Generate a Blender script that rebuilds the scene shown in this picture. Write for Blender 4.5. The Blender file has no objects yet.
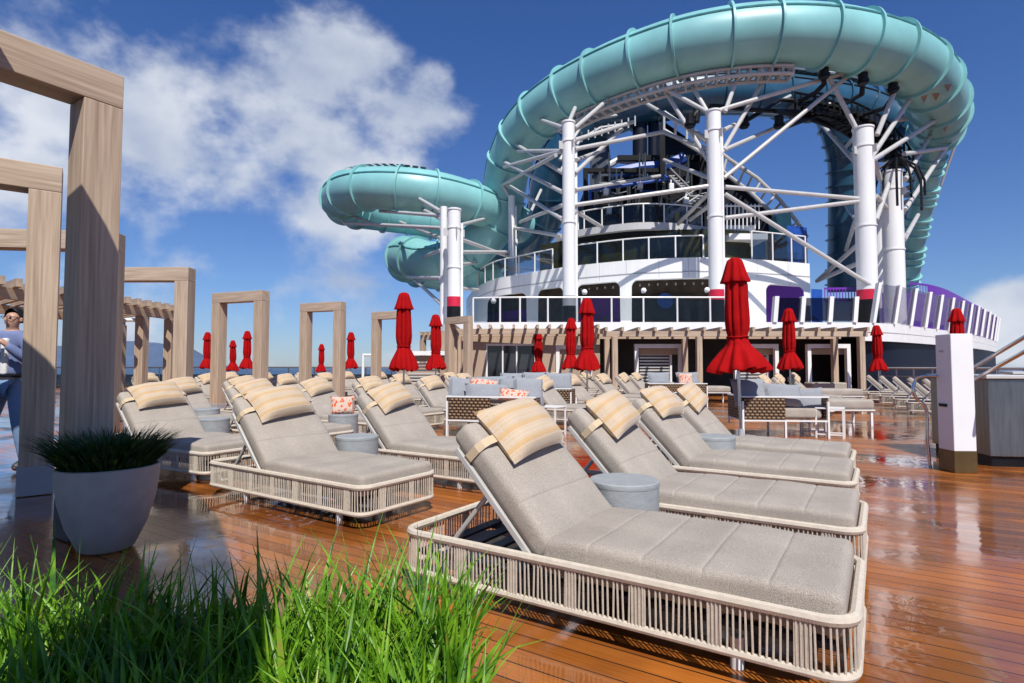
import bpy, bmesh, math, random
from mathutils import Vector, Matrix, noise
R = math.radians
random.seed(7)
scn = bpy.context.scene
COL = scn.collection

# ------------------------------------------------------------------ camera
H = 1.17; F = 570.0; PITCH = R(2.56)
cam = bpy.data.cameras.new('camera'); camo = bpy.data.objects.new('camera', cam); COL.objects.link(camo)
cam.sensor_width = 36; cam.lens = F/1024*36; cam.clip_start = 0.05; cam.clip_end = 60000
camo.location = (0, 0, H); camo.rotation_euler = (R(90)+PITCH, 0, 0)
scn.camera = camo
SHIP = R(-32.9)                       # direction of the deck's planks
EX = Vector((math.cos(SHIP), math.sin(SHIP), 0)); EY = Vector((-math.sin(SHIP), math.cos(SHIP), 0))

def P(px, py, d):
    u = (px-512)/F; v = (341.5-py)/F
    y = math.cos(PITCH)-v*math.sin(PITCH); z = math.sin(PITCH)+v*math.cos(PITCH)
    s = d/y
    return Vector((u*s, d, H+z*s))
def X(px, py, d): return P(px, py, d).x
def Q(px, d, z=0.0):                  # position over column px at depth d and height z
    v = P(px, 366, d); return Vector((v.x, d, z))
def Gd(py, z=0.0):
    return (H-z)*F/(py-367.0)

# ------------------------------------------------------------------ materials
MATS = {}
def nodes(m):
    m.use_nodes = True; nt = m.node_tree; return nt, nt.nodes['Principled BSDF']
def mat(name, col, rough=0.6, metal=0.0, var=0.12, scale=6.0, bump=0.0, bscale=60.0, stretch=(1,1,1), coat=0.0, dark=None, alpha=1.0, trans=0.0, detail=4):
    if name in MATS: return MATS[name]
    m = bpy.data.materials.new(name); nt, b = nodes(m); N = nt.nodes; L = nt.links
    tc = N.new('ShaderNodeTexCoord'); mp = N.new('ShaderNodeMapping'); mp.inputs['Scale'].default_value = stretch
    L.new(tc.outputs['Object'], mp.inputs['Vector'])
    n = N.new('ShaderNodeTexNoise'); n.inputs['Scale'].default_value = scale; n.inputs['Detail'].default_value = detail
    L.new(mp.outputs[0], n.inputs['Vector'])
    rp = N.new('ShaderNodeValToRGB'); rp.color_ramp.elements[0].position = .3; rp.color_ramp.elements[1].position = .7
    c2 = dark or tuple(c*(1-var*2) for c in col)
    rp.color_ramp.elements[0].color = (*c2, 1); rp.color_ramp.elements[1].color = (*col, 1)
    L.new(n.outputs['Fac'], rp.inputs[0]); L.new(rp.outputs[0], b.inputs['Base Color'])
    b.inputs['Roughness'].default_value = rough; b.inputs['Metallic'].default_value = metal
    if coat: b.inputs['Coat Weight'].default_value = coat; b.inputs['Coat Roughness'].default_value = .08
    if trans: b.inputs['Transmission Weight'].default_value = trans
    if alpha < 1: b.inputs['Alpha'].default_value = alpha
    if bump:
        n2 = N.new('ShaderNodeTexNoise'); n2.inputs['Scale'].default_value = bscale; n2.inputs['Detail'].default_value = 3
        L.new(mp.outputs[0], n2.inputs['Vector'])
        bp = N.new('ShaderNodeBump'); bp.inputs['Strength'].default_value = bump; bp.inputs['Distance'].default_value = .01
        L.new(n2.outputs['Fac'], bp.inputs['Height']); L.new(bp.outputs[0], b.inputs['Normal'])
    MATS[name] = m; return m

def M_(N, op, a, b=None, clamp=False):
    n = N.new('ShaderNodeMath'); n.operation = op; n.use_clamp = clamp
    for i, v in enumerate((a, b)):
        if v is None: continue
        if isinstance(v, (int, float)): n.inputs[i].default_value = v
        else: n.id_data.links.new(v, n.inputs[i])
    return n.outputs[0]

def mix_rgb(N, L, fac, a, b):
    n = N.new('ShaderNodeMix'); n.data_type = 'RGBA'
    for sock, v in ((n.inputs[0], fac), (n.inputs[6], a), (n.inputs[7], b)):
        if hasattr(v, 'is_linked') or hasattr(v, 'links'): L.new(v, sock)
        elif isinstance(v, (int, float)): sock.default_value = v
        else: sock.default_value = (*v, 1)
    return n.outputs[2]

def deck_material():
    m = bpy.data.materials.new('wet_teak'); nt, b = nodes(m); N = nt.nodes; L = nt.links
    tc = N.new('ShaderNodeTexCoord'); sp = N.new('ShaderNodeSeparateXYZ'); L.new(tc.outputs['Object'], sp.inputs[0])
    pitch = 0.108
    yy = M_(N, 'DIVIDE', sp.outputs[1], pitch)
    fr = M_(N, 'FRACT', yy); idx = M_(N, 'FLOOR', yy)
    line = M_(N, 'GREATER_THAN', M_(N, 'ABSOLUTE', M_(N, 'SUBTRACT', fr, .5)), .462)
    wn = N.new('ShaderNodeTexWhiteNoise'); wn.noise_dimensions = '1D'; L.new(idx, wn.inputs['W'])
    # board ends
    xs = M_(N, 'ADD', M_(N, 'DIVIDE', sp.outputs[0], 3.6), M_(N, 'MULTIPLY', wn.outputs['Value'], 7.0))
    xf = M_(N, 'FLOOR', xs)
    wn2 = N.new('ShaderNodeTexWhiteNoise'); wn2.noise_dimensions = '2D'
    cb = N.new('ShaderNodeCombineXYZ'); L.new(idx, cb.inputs[0]); L.new(xf, cb.inputs[1]); L.new(cb.outputs[0], wn2.inputs['Vector'])
    mp = N.new('ShaderNodeMapping'); mp.inputs['Scale'].default_value = (1.2, 26, 1); L.new(tc.outputs['Object'], mp.inputs['Vector'])
    g = N.new('ShaderNodeTexNoise'); g.inputs['Scale'].default_value = 3; g.inputs['Detail'].default_value = 6; L.new(mp.outputs[0], g.inputs['Vector'])
    col = N.new('ShaderNodeValToRGB'); e = col.color_ramp.elements
    e[0].position = .25; e[0].color = (.23, .060, .009, 1); e[1].position = .75; e[1].color = (.50, .16, .026, 1)
    L.new(M_(N, 'ADD', M_(N, 'MULTIPLY', g.outputs['Fac'], .55), M_(N, 'MULTIPLY', wn2.outputs['Value'], .42)), col.inputs[0])
    c = mix_rgb(N, L, line, col.outputs[0], (.008, .007, .006))
    # puddles
    pn = N.new('ShaderNodeTexNoise'); pn.inputs['Scale'].default_value = .55; pn.inputs['Detail'].default_value = 4; pn.inputs['Roughness'].default_value = .6
    L.new(tc.outputs['Object'], pn.inputs['Vector'])
    pr = N.new('ShaderNodeMapRange'); pr.inputs[1].default_value = .44; pr.inputs[2].default_value = .56
    L.new(pn.outputs['Fac'], pr.inputs[0])
    wet = pr.outputs[0]
    bn_ = N.new('ShaderNodeTexNoise'); bn_.inputs['Scale'].default_value = .9; bn_.inputs['Detail'].default_value = 6; L.new(tc.outputs['Object'], bn_.inputs['Vector'])
    br_ = N.new('ShaderNodeMapRange'); br_.inputs[1].default_value = .42; br_.inputs[2].default_value = .62; L.new(bn_.outputs['Fac'], br_.inputs[0])
    c = mix_rgb(N, L, M_(N, 'MULTIPLY', br_.outputs[0], .45), c, (.17, .075, .028))
    c = mix_rgb(N, L, M_(N, 'MULTIPLY', wet, .35), c, (.09, .03, .008))
    L.new(c, b.inputs['Base Color'])
    n3 = N.new('ShaderNodeTexNoise'); n3.inputs['Scale'].default_value = 14; n3.inputs['Detail'].default_value = 3; L.new(tc.outputs['Object'], n3.inputs['Vector'])
    rr = M_(N, 'ADD', M_(N, 'MULTIPLY', M_(N, 'SUBTRACT', 1.0, wet), .22), M_(N, 'MULTIPLY', n3.outputs['Fac'], .16))
    L.new(rr, b.inputs['Roughness'])
    b.inputs['IOR'].default_value = 1.5
    L.new(M_(N, 'ADD', M_(N, 'MULTIPLY', wet, .85), .15), b.inputs['Coat Weight']); b.inputs['Specular IOR Level'].default_value = .28
    L.new(M_(N, 'ADD', M_(N, 'MULTIPLY', M_(N, 'SUBTRACT', 1.0, wet), .16), .015), b.inputs['Coat Roughness'])
    b.inputs['Coat IOR'].default_value = 1.45
    # bumps: grooves, grain, ripple
    hgt = M_(N, 'SUBTRACT', M_(N, 'MULTIPLY', g.outputs['Fac'], .12), M_(N, 'MULTIPLY', line, .6))
    b1 = N.new('ShaderNodeBump'); b1.inputs['Strength'].default_value = .35; b1.inputs['Distance'].default_value = .004; L.new(hgt, b1.inputs['Height'])
    L.new(b1.outputs[0], b.inputs['Normal'])
    rn = N.new('ShaderNodeTexNoise'); rn.inputs['Scale'].default_value = 5; rn.inputs['Detail'].default_value = 2; L.new(tc.outputs['Object'], rn.inputs['Vector'])
    b2 = N.new('ShaderNodeBump'); b2.inputs['Strength'].default_value = .35; b2.inputs['Distance'].default_value = .012; L.new(rn.outputs['Fac'], b2.inputs['Height'])
    L.new(b2.outputs[0], b.inputs['Coat Normal'])
    return m

def tile_material():
    m = bpy.data.materials.new('wet_slate_tile'); nt, b = nodes(m); N = nt.nodes; L = nt.links
    tc = N.new('ShaderNodeTexCoord'); sp = N.new('ShaderNodeSeparateXYZ'); L.new(tc.outputs['Object'], sp.inputs[0])
    def ln(s, p, w):
        return M_(N, 'GREATER_THAN', M_(N, 'ABSOLUTE', M_(N, 'SUBTRACT', M_(N, 'FRACT', M_(N, 'DIVIDE', s, p)), .5)), .5-w)
    line = M_(N, 'MAXIMUM', ln(sp.outputs[0], 1.2, .006), ln(sp.outputs[1], .6, .012))
    n = N.new('ShaderNodeTexNoise'); n.inputs['Scale'].default_value = 2.5; n.inputs['Detail'].default_value = 6; L.new(tc.outputs['Object'], n.inputs['Vector'])
    cr = N.new('ShaderNodeValToRGB'); e = cr.color_ramp.elements; e[0].position = .35; e[0].color = (.04, .043, .05, 1); e[1].position = .7; e[1].color = (.10, .10, .105, 1)
    L.new(n.outputs['Fac'], cr.inputs[0])
    L.new(mix_rgb(N, L, line, cr.outputs[0], (.02, .02, .02)), b.inputs['Base Color'])
    n2 = N.new('ShaderNodeTexNoise'); n2.inputs['Scale'].default_value = 1.1; n2.inputs['Detail'].default_value = 5; L.new(tc.outputs['Object'], n2.inputs['Vector'])
    mr = N.new('ShaderNodeMapRange'); mr.inputs[1].default_value = .42; mr.inputs[2].default_value = .58; mr.inputs[3].default_value = .04; mr.inputs[4].default_value = .4
    L.new(n2.outputs['Fac'], mr.inputs[0]); L.new(mr.outputs[0], b.inputs['Roughness'])
    bp = N.new('ShaderNodeBump'); bp.inputs['Strength'].default_value = .25; bp.inputs['Distance'].default_value = .01
    n3 = N.new('ShaderNodeTexNoise'); n3.inputs['Scale'].default_value = 9; L.new(tc.outputs['Object'], n3.inputs['Vector']); L.new(n3.outputs['Fac'], bp.inputs['Height'])
    L.new(bp.outputs[0], b.inputs['Normal'])
    return m

def wood_material(name, axis):
    m = bpy.data.materials.new(name); nt, b = nodes(m); N = nt.nodes; L = nt.links
    tc = N.new('ShaderNodeTexCoord'); mp = N.new('ShaderNodeMapping')
    s = [55, 55, 55]; s[axis] = 1.6; mp.inputs['Scale'].default_value = s
    L.new(tc.outputs['Object'], mp.inputs['Vector'])
    n = N.new('ShaderNodeTexNoise'); n.inputs['Scale'].default_value = 1; n.inputs['Detail'].default_value = 7; n.inputs['Distortion'].default_value = .35; L.new(mp.outputs[0], n.inputs['Vector'])
    mp2 = N.new('ShaderNodeMapping'); s2 = [7, 7, 7]; s2[axis] = .35; mp2.inputs['Scale'].default_value = s2; L.new(tc.outputs['Object'], mp2.inputs['Vector'])
    n2 = N.new('ShaderNodeTexNoise'); n2.inputs['Scale'].default_value = 1; n2.inputs['Detail'].default_value = 3; L.new(mp2.outputs[0], n2.inputs['Vector'])
    cr = N.new('ShaderNodeValToRGB'); e = cr.color_ramp.elements
    e[0].position = .32; e[0].color = (.27, .185, .125, 1); e[1].position = .62; e[1].color = (.52, .40, .29, 1)
    L.new(M_(N, 'ADD', M_(N, 'MULTIPLY', n.outputs['Fac'], .6), M_(N, 'MULTIPLY', n2.outputs['Fac'], .4)), cr.inputs[0])
    L.new(cr.outputs[0], b.inputs['Base Color']); b.inputs['Roughness'].default_value = .55
    bp = N.new('ShaderNodeBump'); bp.inputs['Strength'].default_value = .25; bp.inputs['Distance'].default_value = .003; L.new(n.outputs['Fac'], bp.inputs['Height']); L.new(bp.outputs[0], b.inputs['Normal'])
    MATS[name] = m; return m

def pillow_material():
    m = bpy.data.materials.new('striped_pillow'); nt, b = nodes(m); N = nt.nodes; L = nt.links
    tc = N.new('ShaderNodeTexCoord'); sp = N.new('ShaderNodeSeparateXYZ'); L.new(tc.outputs['Object'], sp.inputs[0])
    # local x = across the stripes, local y = along them
    x = sp.outputs[0]; y = sp.outputs[1]
    def band(p, w, off=0.0):
        return M_(N, 'GREATER_THAN', w, M_(N, 'FRACT', M_(N, 'ADD', M_(N, 'DIVIDE', x, p), off)))
    wide = band(.088, .30, .35)
    thin = band(.022, .28)
    dots = M_(N, 'MULTIPLY', thin, M_(N, 'GREATER_THAN', .55, M_(N, 'FRACT', M_(N, 'DIVIDE', y, .016))))
    cr = mix_rgb(N, L, wide, (.50, .405, .30), (.50, .34, .18))
    c = mix_rgb(N, L, M_(N, 'MULTIPLY', dots, .75), cr, (.56, .33, .12))
    L.new(c, b.inputs['Base Color']); b.inputs['Roughness'].default_value = .9; b.inputs['Sheen Weight'].default_value = .2
    n = N.new('ShaderNodeTexNoise'); n.inputs['Scale'].default_value = 22; n.inputs['Detail'].default_value = 4; L.new(tc.outputs['Object'], n.inputs['Vector'])
    h = M_(N, 'ADD', n.outputs['Fac'], M_(N, 'MULTIPLY', thin, .35))
    bp = N.new('ShaderNodeBump'); bp.inputs['Strength'].default_value = .5; bp.inputs['Distance'].default_value = .006; L.new(h, bp.inputs['Height']); L.new(bp.outputs[0], b.inputs['Normal'])
    return m

def cloth_material(name, col, s=260, bump=.5, lo=.72, hi=1.16):
    m = bpy.data.materials.new(name); nt, b = nodes(m); N = nt.nodes; L = nt.links
    tc = N.new('ShaderNodeTexCoord')
    n = N.new('ShaderNodeTexNoise'); n.inputs['Scale'].default_value = s; n.inputs['Detail'].default_value = 2; L.new(tc.outputs['Object'], n.inputs['Vector'])
    n2 = N.new('ShaderNodeTexNoise'); n2.inputs['Scale'].default_value = 3; n2.inputs['Detail'].default_value = 3; L.new(tc.outputs['Object'], n2.inputs['Vector'])
    f = M_(N, 'ADD', M_(N, 'MULTIPLY', n.outputs['Fac'], .75), M_(N, 'MULTIPLY', n2.outputs['Fac'], .25))
    cr = N.new('ShaderNodeValToRGB'); e = cr.color_ramp.elements; e[0].position = .38; e[1].position = .62
    e[0].color = (*[c*lo for c in col], 1); e[1].color = (*[min(1, c*hi) for c in col], 1)
    L.new(f, cr.inputs[0]); L.new(cr.outputs[0], b.inputs['Base Color']); b.inputs['Roughness'].default_value = .92
    bp = N.new('ShaderNodeBump'); bp.inputs['Strength'].default_value = bump; bp.inputs['Distance'].default_value = .003; L.new(n.outputs['Fac'], bp.inputs['Height']); L.new(bp.outputs[0], b.inputs['Normal'])
    MATS[name] = m; return m

def weave_material():
    m = bpy.data.materials.new('chunky_weave'); nt, b = nodes(m); N = nt.nodes; L = nt.links
    tc = N.new('ShaderNodeTexCoord'); sp = N.new('ShaderNodeSeparateXYZ'); L.new(tc.outputs['Object'], sp.inputs[0])
    u = M_(N, 'ADD', M_(N, 'DIVIDE', sp.outputs[0], .075), M_(N, 'DIVIDE', sp.outputs[1], .075)); v = M_(N, 'DIVIDE', sp.outputs[2], .05)
    row = M_(N, 'FLOOR', v)
    uu = M_(N, 'FRACT', M_(N, 'ADD', u, M_(N, 'MULTIPLY', row, .5))); vv = M_(N, 'FRACT', v)
    bl = M_(N, 'MULTIPLY', M_(N, 'SINE', M_(N, 'MULTIPLY', uu, math.pi)), M_(N, 'SINE', M_(N, 'MULTIPLY', vv, math.pi)))
    cr = N.new('ShaderNodeValToRGB'); e = cr.color_ramp.elements; e[0].position = .2; e[0].color = (.03, .015, .008, 1); e[1].position = .6; e[1].color = (.25, .15, .075, 1)
    L.new(bl, cr.inputs[0]); L.new(cr.outputs[0], b.inputs['Base Color']); b.inputs['Roughness'].default_value = .6
    bp = N.new('ShaderNodeBump'); bp.inputs['Strength'].default_value = 1; bp.inputs['Distance'].default_value = .02; L.new(bl, bp.inputs['Height']); L.new(bp.outputs[0], b.inputs['Normal'])
    return m

def blade_material(name, a, c, tip):
    m = bpy.data.materials.new(name); nt, b = nodes(m); N = nt.nodes; L = nt.links
    tc = N.new('ShaderNodeTexCoord'); n = N.new('ShaderNodeTexNoise'); n.inputs['Scale'].default_value = 14; n.inputs['Detail'].default_value = 4; L.new(tc.outputs['Object'], n.inputs['Vector'])
    cr = N.new('ShaderNodeValToRGB'); e = cr.color_ramp.elements; e[0].position = .35; e[0].color = (*a, 1); e[1].position = .62; e[1].color = (*c, 1)
    if tip: e3 = cr.color_ramp.elements.new(.72); e3.color = (.34, .30, .06, 1)
    L.new(n.outputs['Fac'], cr.inputs[0]); L.new(cr.outputs[0], b.inputs['Base Color'])
    b.inputs['Roughness'].default_value = .38
    if tip:
        tr = N.new('ShaderNodeBsdfTranslucent'); L.new(cr.outputs[0], tr.inputs['Color']); mx = N.new('ShaderNodeMixShader'); mx.inputs[0].default_value = .28
        L.new(b.outputs[0], mx.inputs[1]); L.new(tr.outputs[0], mx.inputs[2]); L.new(mx.outputs[0], N['Material Output'].inputs['Surface'])
    return m

def glass_material(name, tint, alpha, fk=.7):
    m = bpy.data.materials.new(name); nt, b = nodes(m); N = nt.nodes; L = nt.links
    g = N.new('ShaderNodeBsdfGlossy'); g.inputs['Roughness'].default_value = .02
    t = N.new('ShaderNodeBsdfTransparent'); t.inputs['Color'].default_value = (*tint, 1)
    fr = N.new('ShaderNodeFresnel'); fr.inputs['IOR'].default_value = 1.5
    mx = N.new('ShaderNodeMixShader'); L.new(M_(N, 'ADD', M_(N, 'MULTIPLY', fr.outputs[0], fk), alpha, True), mx.inputs[0]); L.new(t.outputs[0], mx.inputs[1]); L.new(g.outputs[0], mx.inputs[2])
    L.new(mx.outputs[0], N['Material Output'].inputs['Surface']); MATS[name] = m; return m

DECK = deck_material(); TILE = tile_material()
WOODX = wood_material('timber_along_x', 0); WOODZ = wood_material('timber_along_z', 2); WOODY = wood_material('timber_along_y', 1)
PIL = pillow_material(); WEAVE = weave_material()
CUSH = cloth_material('taupe_cloth', (.385, .338, .288), 300, .8, .62, 1.2); GREYC = cloth_material('grey_cloth', (.27, .285, .31), 160)
CREAM = cloth_material('cream_cloth', (.56, .44, .29), 500, .3, .85, 1.1)
def orange_material():
    m = bpy.data.materials.new('orange_print'); nt, b = nodes(m); N = nt.nodes; L = nt.links
    tc = N.new('ShaderNodeTexCoord'); v = N.new('ShaderNodeTexVoronoi'); v.inputs['Scale'].default_value = 22; L.new(tc.outputs['Object'], v.inputs['Vector'])
    L.new(mix_rgb(N, L, M_(N, 'GREATER_THAN', v.outputs['Distance'], .38), (.62, .09, .02), (.55, .42, .34)), b.inputs['Base Color']); b.inputs['Roughness'].default_value = .9
    return m
ORANGE = orange_material()
ROPE = mat('rope', (.58, .51, .42), .8, var=.08, scale=40, bump=.3, bscale=300)
WHITE = mat('white_paint', (.80, .80, .79), .35, var=.05, scale=1.6, stretch=(2, 2, .22), detail=7)
WHITE2 = mat('white_panel', (.78, .78, .79), .4, var=.04, scale=1.2, bump=.05, bscale=3)
ALU = mat('pale_metal', (.62, .60, .56), .35, .3, var=.05)
STEEL = mat('steel_tube', (.62, .63, .64), .18, 1.0, var=.05, scale=20)
GREYM = mat('grey_painted_steel', (.42, .42, .43), .45, .2, var=.08, scale=4)
BRACE = mat('brace_paint', (.50, .49, .48), .4, var=.06, scale=3)
BRUSH = mat('brushed_steel', (.23, .24, .235), .34, .85, var=.16, scale=3, stretch=(8, 8, .7), bump=.1, bscale=30)
def dull(m, v=.2): m.node_tree.nodes['Principled BSDF'].inputs['Specular IOR Level'].default_value = v; return m
BLACK = mat('black_paint', (.012, .012, .014), .4, var=.2)
dull(BLACK); NAVY = dull(mat('navy_panel', (.008, .012, .026), .5, var=.2))
DARKG = mat('dark_interior', (.035, .032, .032), .5, var=.3, scale=1.5)
BROWNI = mat('warm_interior', (.10, .07, .05), .6, var=.3, scale=1.5)
BLUEP = mat('blue_paint', (.02, .09, .42), .35, var=.15)
PURP = mat('purple_paint', (.15, .02, .38), .45, var=.15)
REDB = mat('red_paint', (.60, .015, .05), .4, var=.08)
TEAL = mat('teal_fibreglass', (.24, .54, .54), .42, var=.13, scale=.5, coat=.08)
TEALS = mat('teal_flange', (.11, .37, .39), .4, var=.15, scale=3)
TEALD = mat('blue_fibreglass', (.018, .085, .15), .35, var=.15, scale=.8, coat=.4)  # shade on the rear slide tube is put into this darker blue base
def canvas_material(name, col, d=.5):
    m = bpy.data.materials.new(name); nt, b = nodes(m); N = nt.nodes; L = nt.links
    tc = N.new('ShaderNodeTexCoord'); n = N.new('ShaderNodeTexNoise'); n.inputs['Scale'].default_value = 4; n.inputs['Detail'].default_value = 5; L.new(tc.outputs['Object'], n.inputs['Vector'])
    L.new(mix_rgb(N, L, n.outputs['Fac'], tuple(c*.7 for c in col), tuple(min(1, c*1.25) for c in col)), b.inputs['Base Color']); b.inputs['Roughness'].default_value = .9; b.inputs['Specular IOR Level'].default_value = .12
    bp = N.new('ShaderNodeBump'); bp.inputs['Strength'].default_value = d; bp.inputs['Distance'].default_value = .03; L.new(n.outputs['Fac'], bp.inputs['Height']); L.new(bp.outputs[0], b.inputs['Normal'])
    return m
RED = canvas_material('red_canvas', (.33, .003, .004))
TABLE = mat('grey_drum', (.31, .33, .34), .6, var=.08, scale=14, bump=.25, bscale=60, stretch=(1, 1, 2))
POT = mat('pot_clay', (.46, .42, .37), .75, var=.08, scale=9, bump=.3, bscale=70)
SOIL = mat('soil', (.03, .022, .015), .95, var=.4, scale=30, bump=.8, bscale=50)
BEIGEW = mat('beige_panel', (.40, .30, .22), .55, var=.07, scale=2, stretch=(6, 6, .6))
BRONZE = mat('bronze_base', (.16, .10, .035), .3, .5, var=.15)
GLASS = glass_material('clear_glass', (.80, .84, .86), .03)
SMOKE = glass_material('smoked_glass', (.74, .76, .77), .0, .45)
DSMOKE = glass_material('dark_smoked_glass', (.36, .35, .40), -.02)
SCREENG = glass_material('screen_glass', (.74, .72, .78), .0, .3)
OLIVE = mat('olive_glazing', (.05, .052, .018), .08, var=.5, scale=.5)
HILL = mat('far_hill', (.055, .10, .19), .95, var=.15, scale=.004)  # blue of the distance haze is put into the hill's base colour
GRASS = blade_material('grass_blades', (.022, .11, .004), (.21, .43, .02), True)
GRASSD = blade_material('dark_blades', (.012, .045, .010), (.035, .10, .02), True)
SKIN = mat('skin', (.48, .27, .19), .5, var=.06)
HAIR = mat('hair', (.012, .01, .009), .45, var=.3, scale=40)
JEANS = cloth_material('denim', (.16, .25, .40), 200); JACKET = cloth_material('lavender_cloth', (.15, .19, .36), 150)
TSHIRT = cloth_material('white_cloth', (.72, .71, .70), 150)
GLOBE = mat('globe_glass', (.85, .85, .84), .2, var=.02)
TRI = mat('brown_stain', (.26, .20, .15), .5, var=.2)

# ------------------------------------------------------------------ mesh helper
class MB:
    def __init__(s): s.v = []; s.f = []
    def add(s, vs, fs):
        o = len(s.v); s.v += [tuple(v) for v in vs]; s.f += [tuple(i+o for i in f) for f in fs]; return s
    def box(s, c, size, rot=None):
        c = Vector(c); hx, hy, hz = [a/2 for a in size]
        vs = [Vector((x, y, z)) for x in (-hx, hx) for y in (-hy, hy) for z in (-hz, hz)]
        if rot is not None: vs = [rot @ v for v in vs]
        return s.add([v+c for v in vs], [(0,1,3,2),(4,6,7,5),(0,4,5,1),(2,3,7,6),(0,2,6,4),(1,5,7,3)])
    def cyl(s, a, b, r, n=12, r2=None, caps=True):
        a = Vector(a); b = Vector(b); r2 = r if r2 is None else r2
        d = (b-a).normalized(); up = Vector((0,0,1)) if abs(d.z) < .95 else Vector((1,0,0))
        x = d.cross(up).normalized(); y = d.cross(x)
        vs = []
        for p, rr in ((a, r), (b, r2)):
            vs += [p+(x*math.cos(t*2*math.pi/n)+y*math.sin(t*2*math.pi/n))*rr for t in range(n)]
        fs = [(i, (i+1) % n, n+(i+1) % n, n+i) for i in range(n)]
        if caps: fs += [tuple(range(n))[::-1], tuple(range(n, 2*n))]
        return s.add(vs, fs)
    def tube(s, pts, r, n=10, closed=False, caps=True):
        pts = [Vector(p) for p in pts]; m = len(pts); vs = []; prev = None
        for i, p in enumerate(pts):
            if closed: d = pts[(i+1) % m]-pts[i-1]
            else: d = pts[min(i+1, m-1)]-pts[max(i-1, 0)]
            d.normalize()
            if prev is None:
                up = Vector((0,0,1)) if abs(d.z) < .9 else Vector((1,0,0)); x = d.cross(up).normalized()
            else:
                x = prev-d*prev.dot(d); x.normalize()
            prev = x; y = d.cross(x); rr = r[i] if isinstance(r, (list, tuple)) else r
            vs += [p+(x*math.cos(t*2*math.pi/n)+y*math.sin(t*2*math.pi/n))*rr for t in range(n)]
        fs = []
        for i in range(m if closed else m-1):
            a = i*n; b = ((i+1) % m)*n
            fs += [(a+k, a+(k+1) % n, b+(k+1) % n, b+k) for k in range(n)]
        if caps and not closed: fs += [tuple(range(n))[::-1], tuple(range((m-1)*n, m*n))]
        return s.add(vs, fs)
    def lathe(s, prof, n=32, c=(0,0,0), fold=None):
        c = Vector(c); vs = []
        for i, (r, z) in enumerate(prof):
            for k in range(n):
                t = k*2*math.pi/n; rr = r*(fold(i, t) if fold else 1)
                vs.append(c+Vector((rr*math.cos(t), rr*math.sin(t), z)))
        fs = [(i*n+k, i*n+(k+1) % n, (i+1)*n+(k+1) % n, (i+1)*n+k) for i in range(len(prof)-1) for k in range(n)]
        return s.add(vs, fs)
    def prism(s, poly, z0, z1):
        n = len(poly)
        vs = [(p[0], p[1], z0) for p in poly]+[(p[0], p[1], z1) for p in poly]
        return s.add(vs, [tuple(range(n))[::-1], tuple(range(n, 2*n))]+[(i, (i+1) % n, n+(i+1) % n, n+i) for i in range(n)])
    def build(s, name, m, parent=None, smooth=False, bevel=0, loc=None, rotz=0, recalc=True):
        me = bpy.data.meshes.new(name); me.from_pydata(s.v, [], s.f)
        if recalc:
            bm = bmesh.new(); bm.from_mesh(me); bmesh.ops.recalc_face_normals(bm, faces=bm.faces); bm.to_mesh(me); bm.free()
        if smooth:
            me.polygons.foreach_set('use_smooth', [True]*len(me.polygons)); me.set_sharp_from_angle(angle=R(38))
        me.materials.append(m); o = bpy.data.objects.new(name, me); COL.objects.link(o)
        if parent: o.parent = parent
        if loc is not None: o.location = loc
        if rotz: o.rotation_euler.z = rotz
        if bevel:
            b = o.modifiers.new('edge', 'BEVEL'); b.width = bevel; b.segments = 2; b.limit_method = 'ANGLE'; b.angle_limit = R(40)
        return o
def tag(o, label=None, cat=None, group=None, kind=None):
    if label: o['label'] = label
    if cat: o['category'] = cat
    if group: o['group'] = group
    if kind: o['kind'] = kind
    return o
def empty(name, loc=(0,0,0), rz=0, label=None, cat=None, group=None):
    o = bpy.data.objects.new(name, None); COL.objects.link(o); o.location = loc; o.rotation_euler.z = rz; o.empty_display_size = .2
    return tag(o, label, cat, group)
def copy_tree(o, parent=None):
    c = o.copy(); COL.objects.link(c); c.parent = parent
    for ch in [x for x in bpy.data.objects if x.parent == o]: copy_tree(ch, c)
    return c
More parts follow.
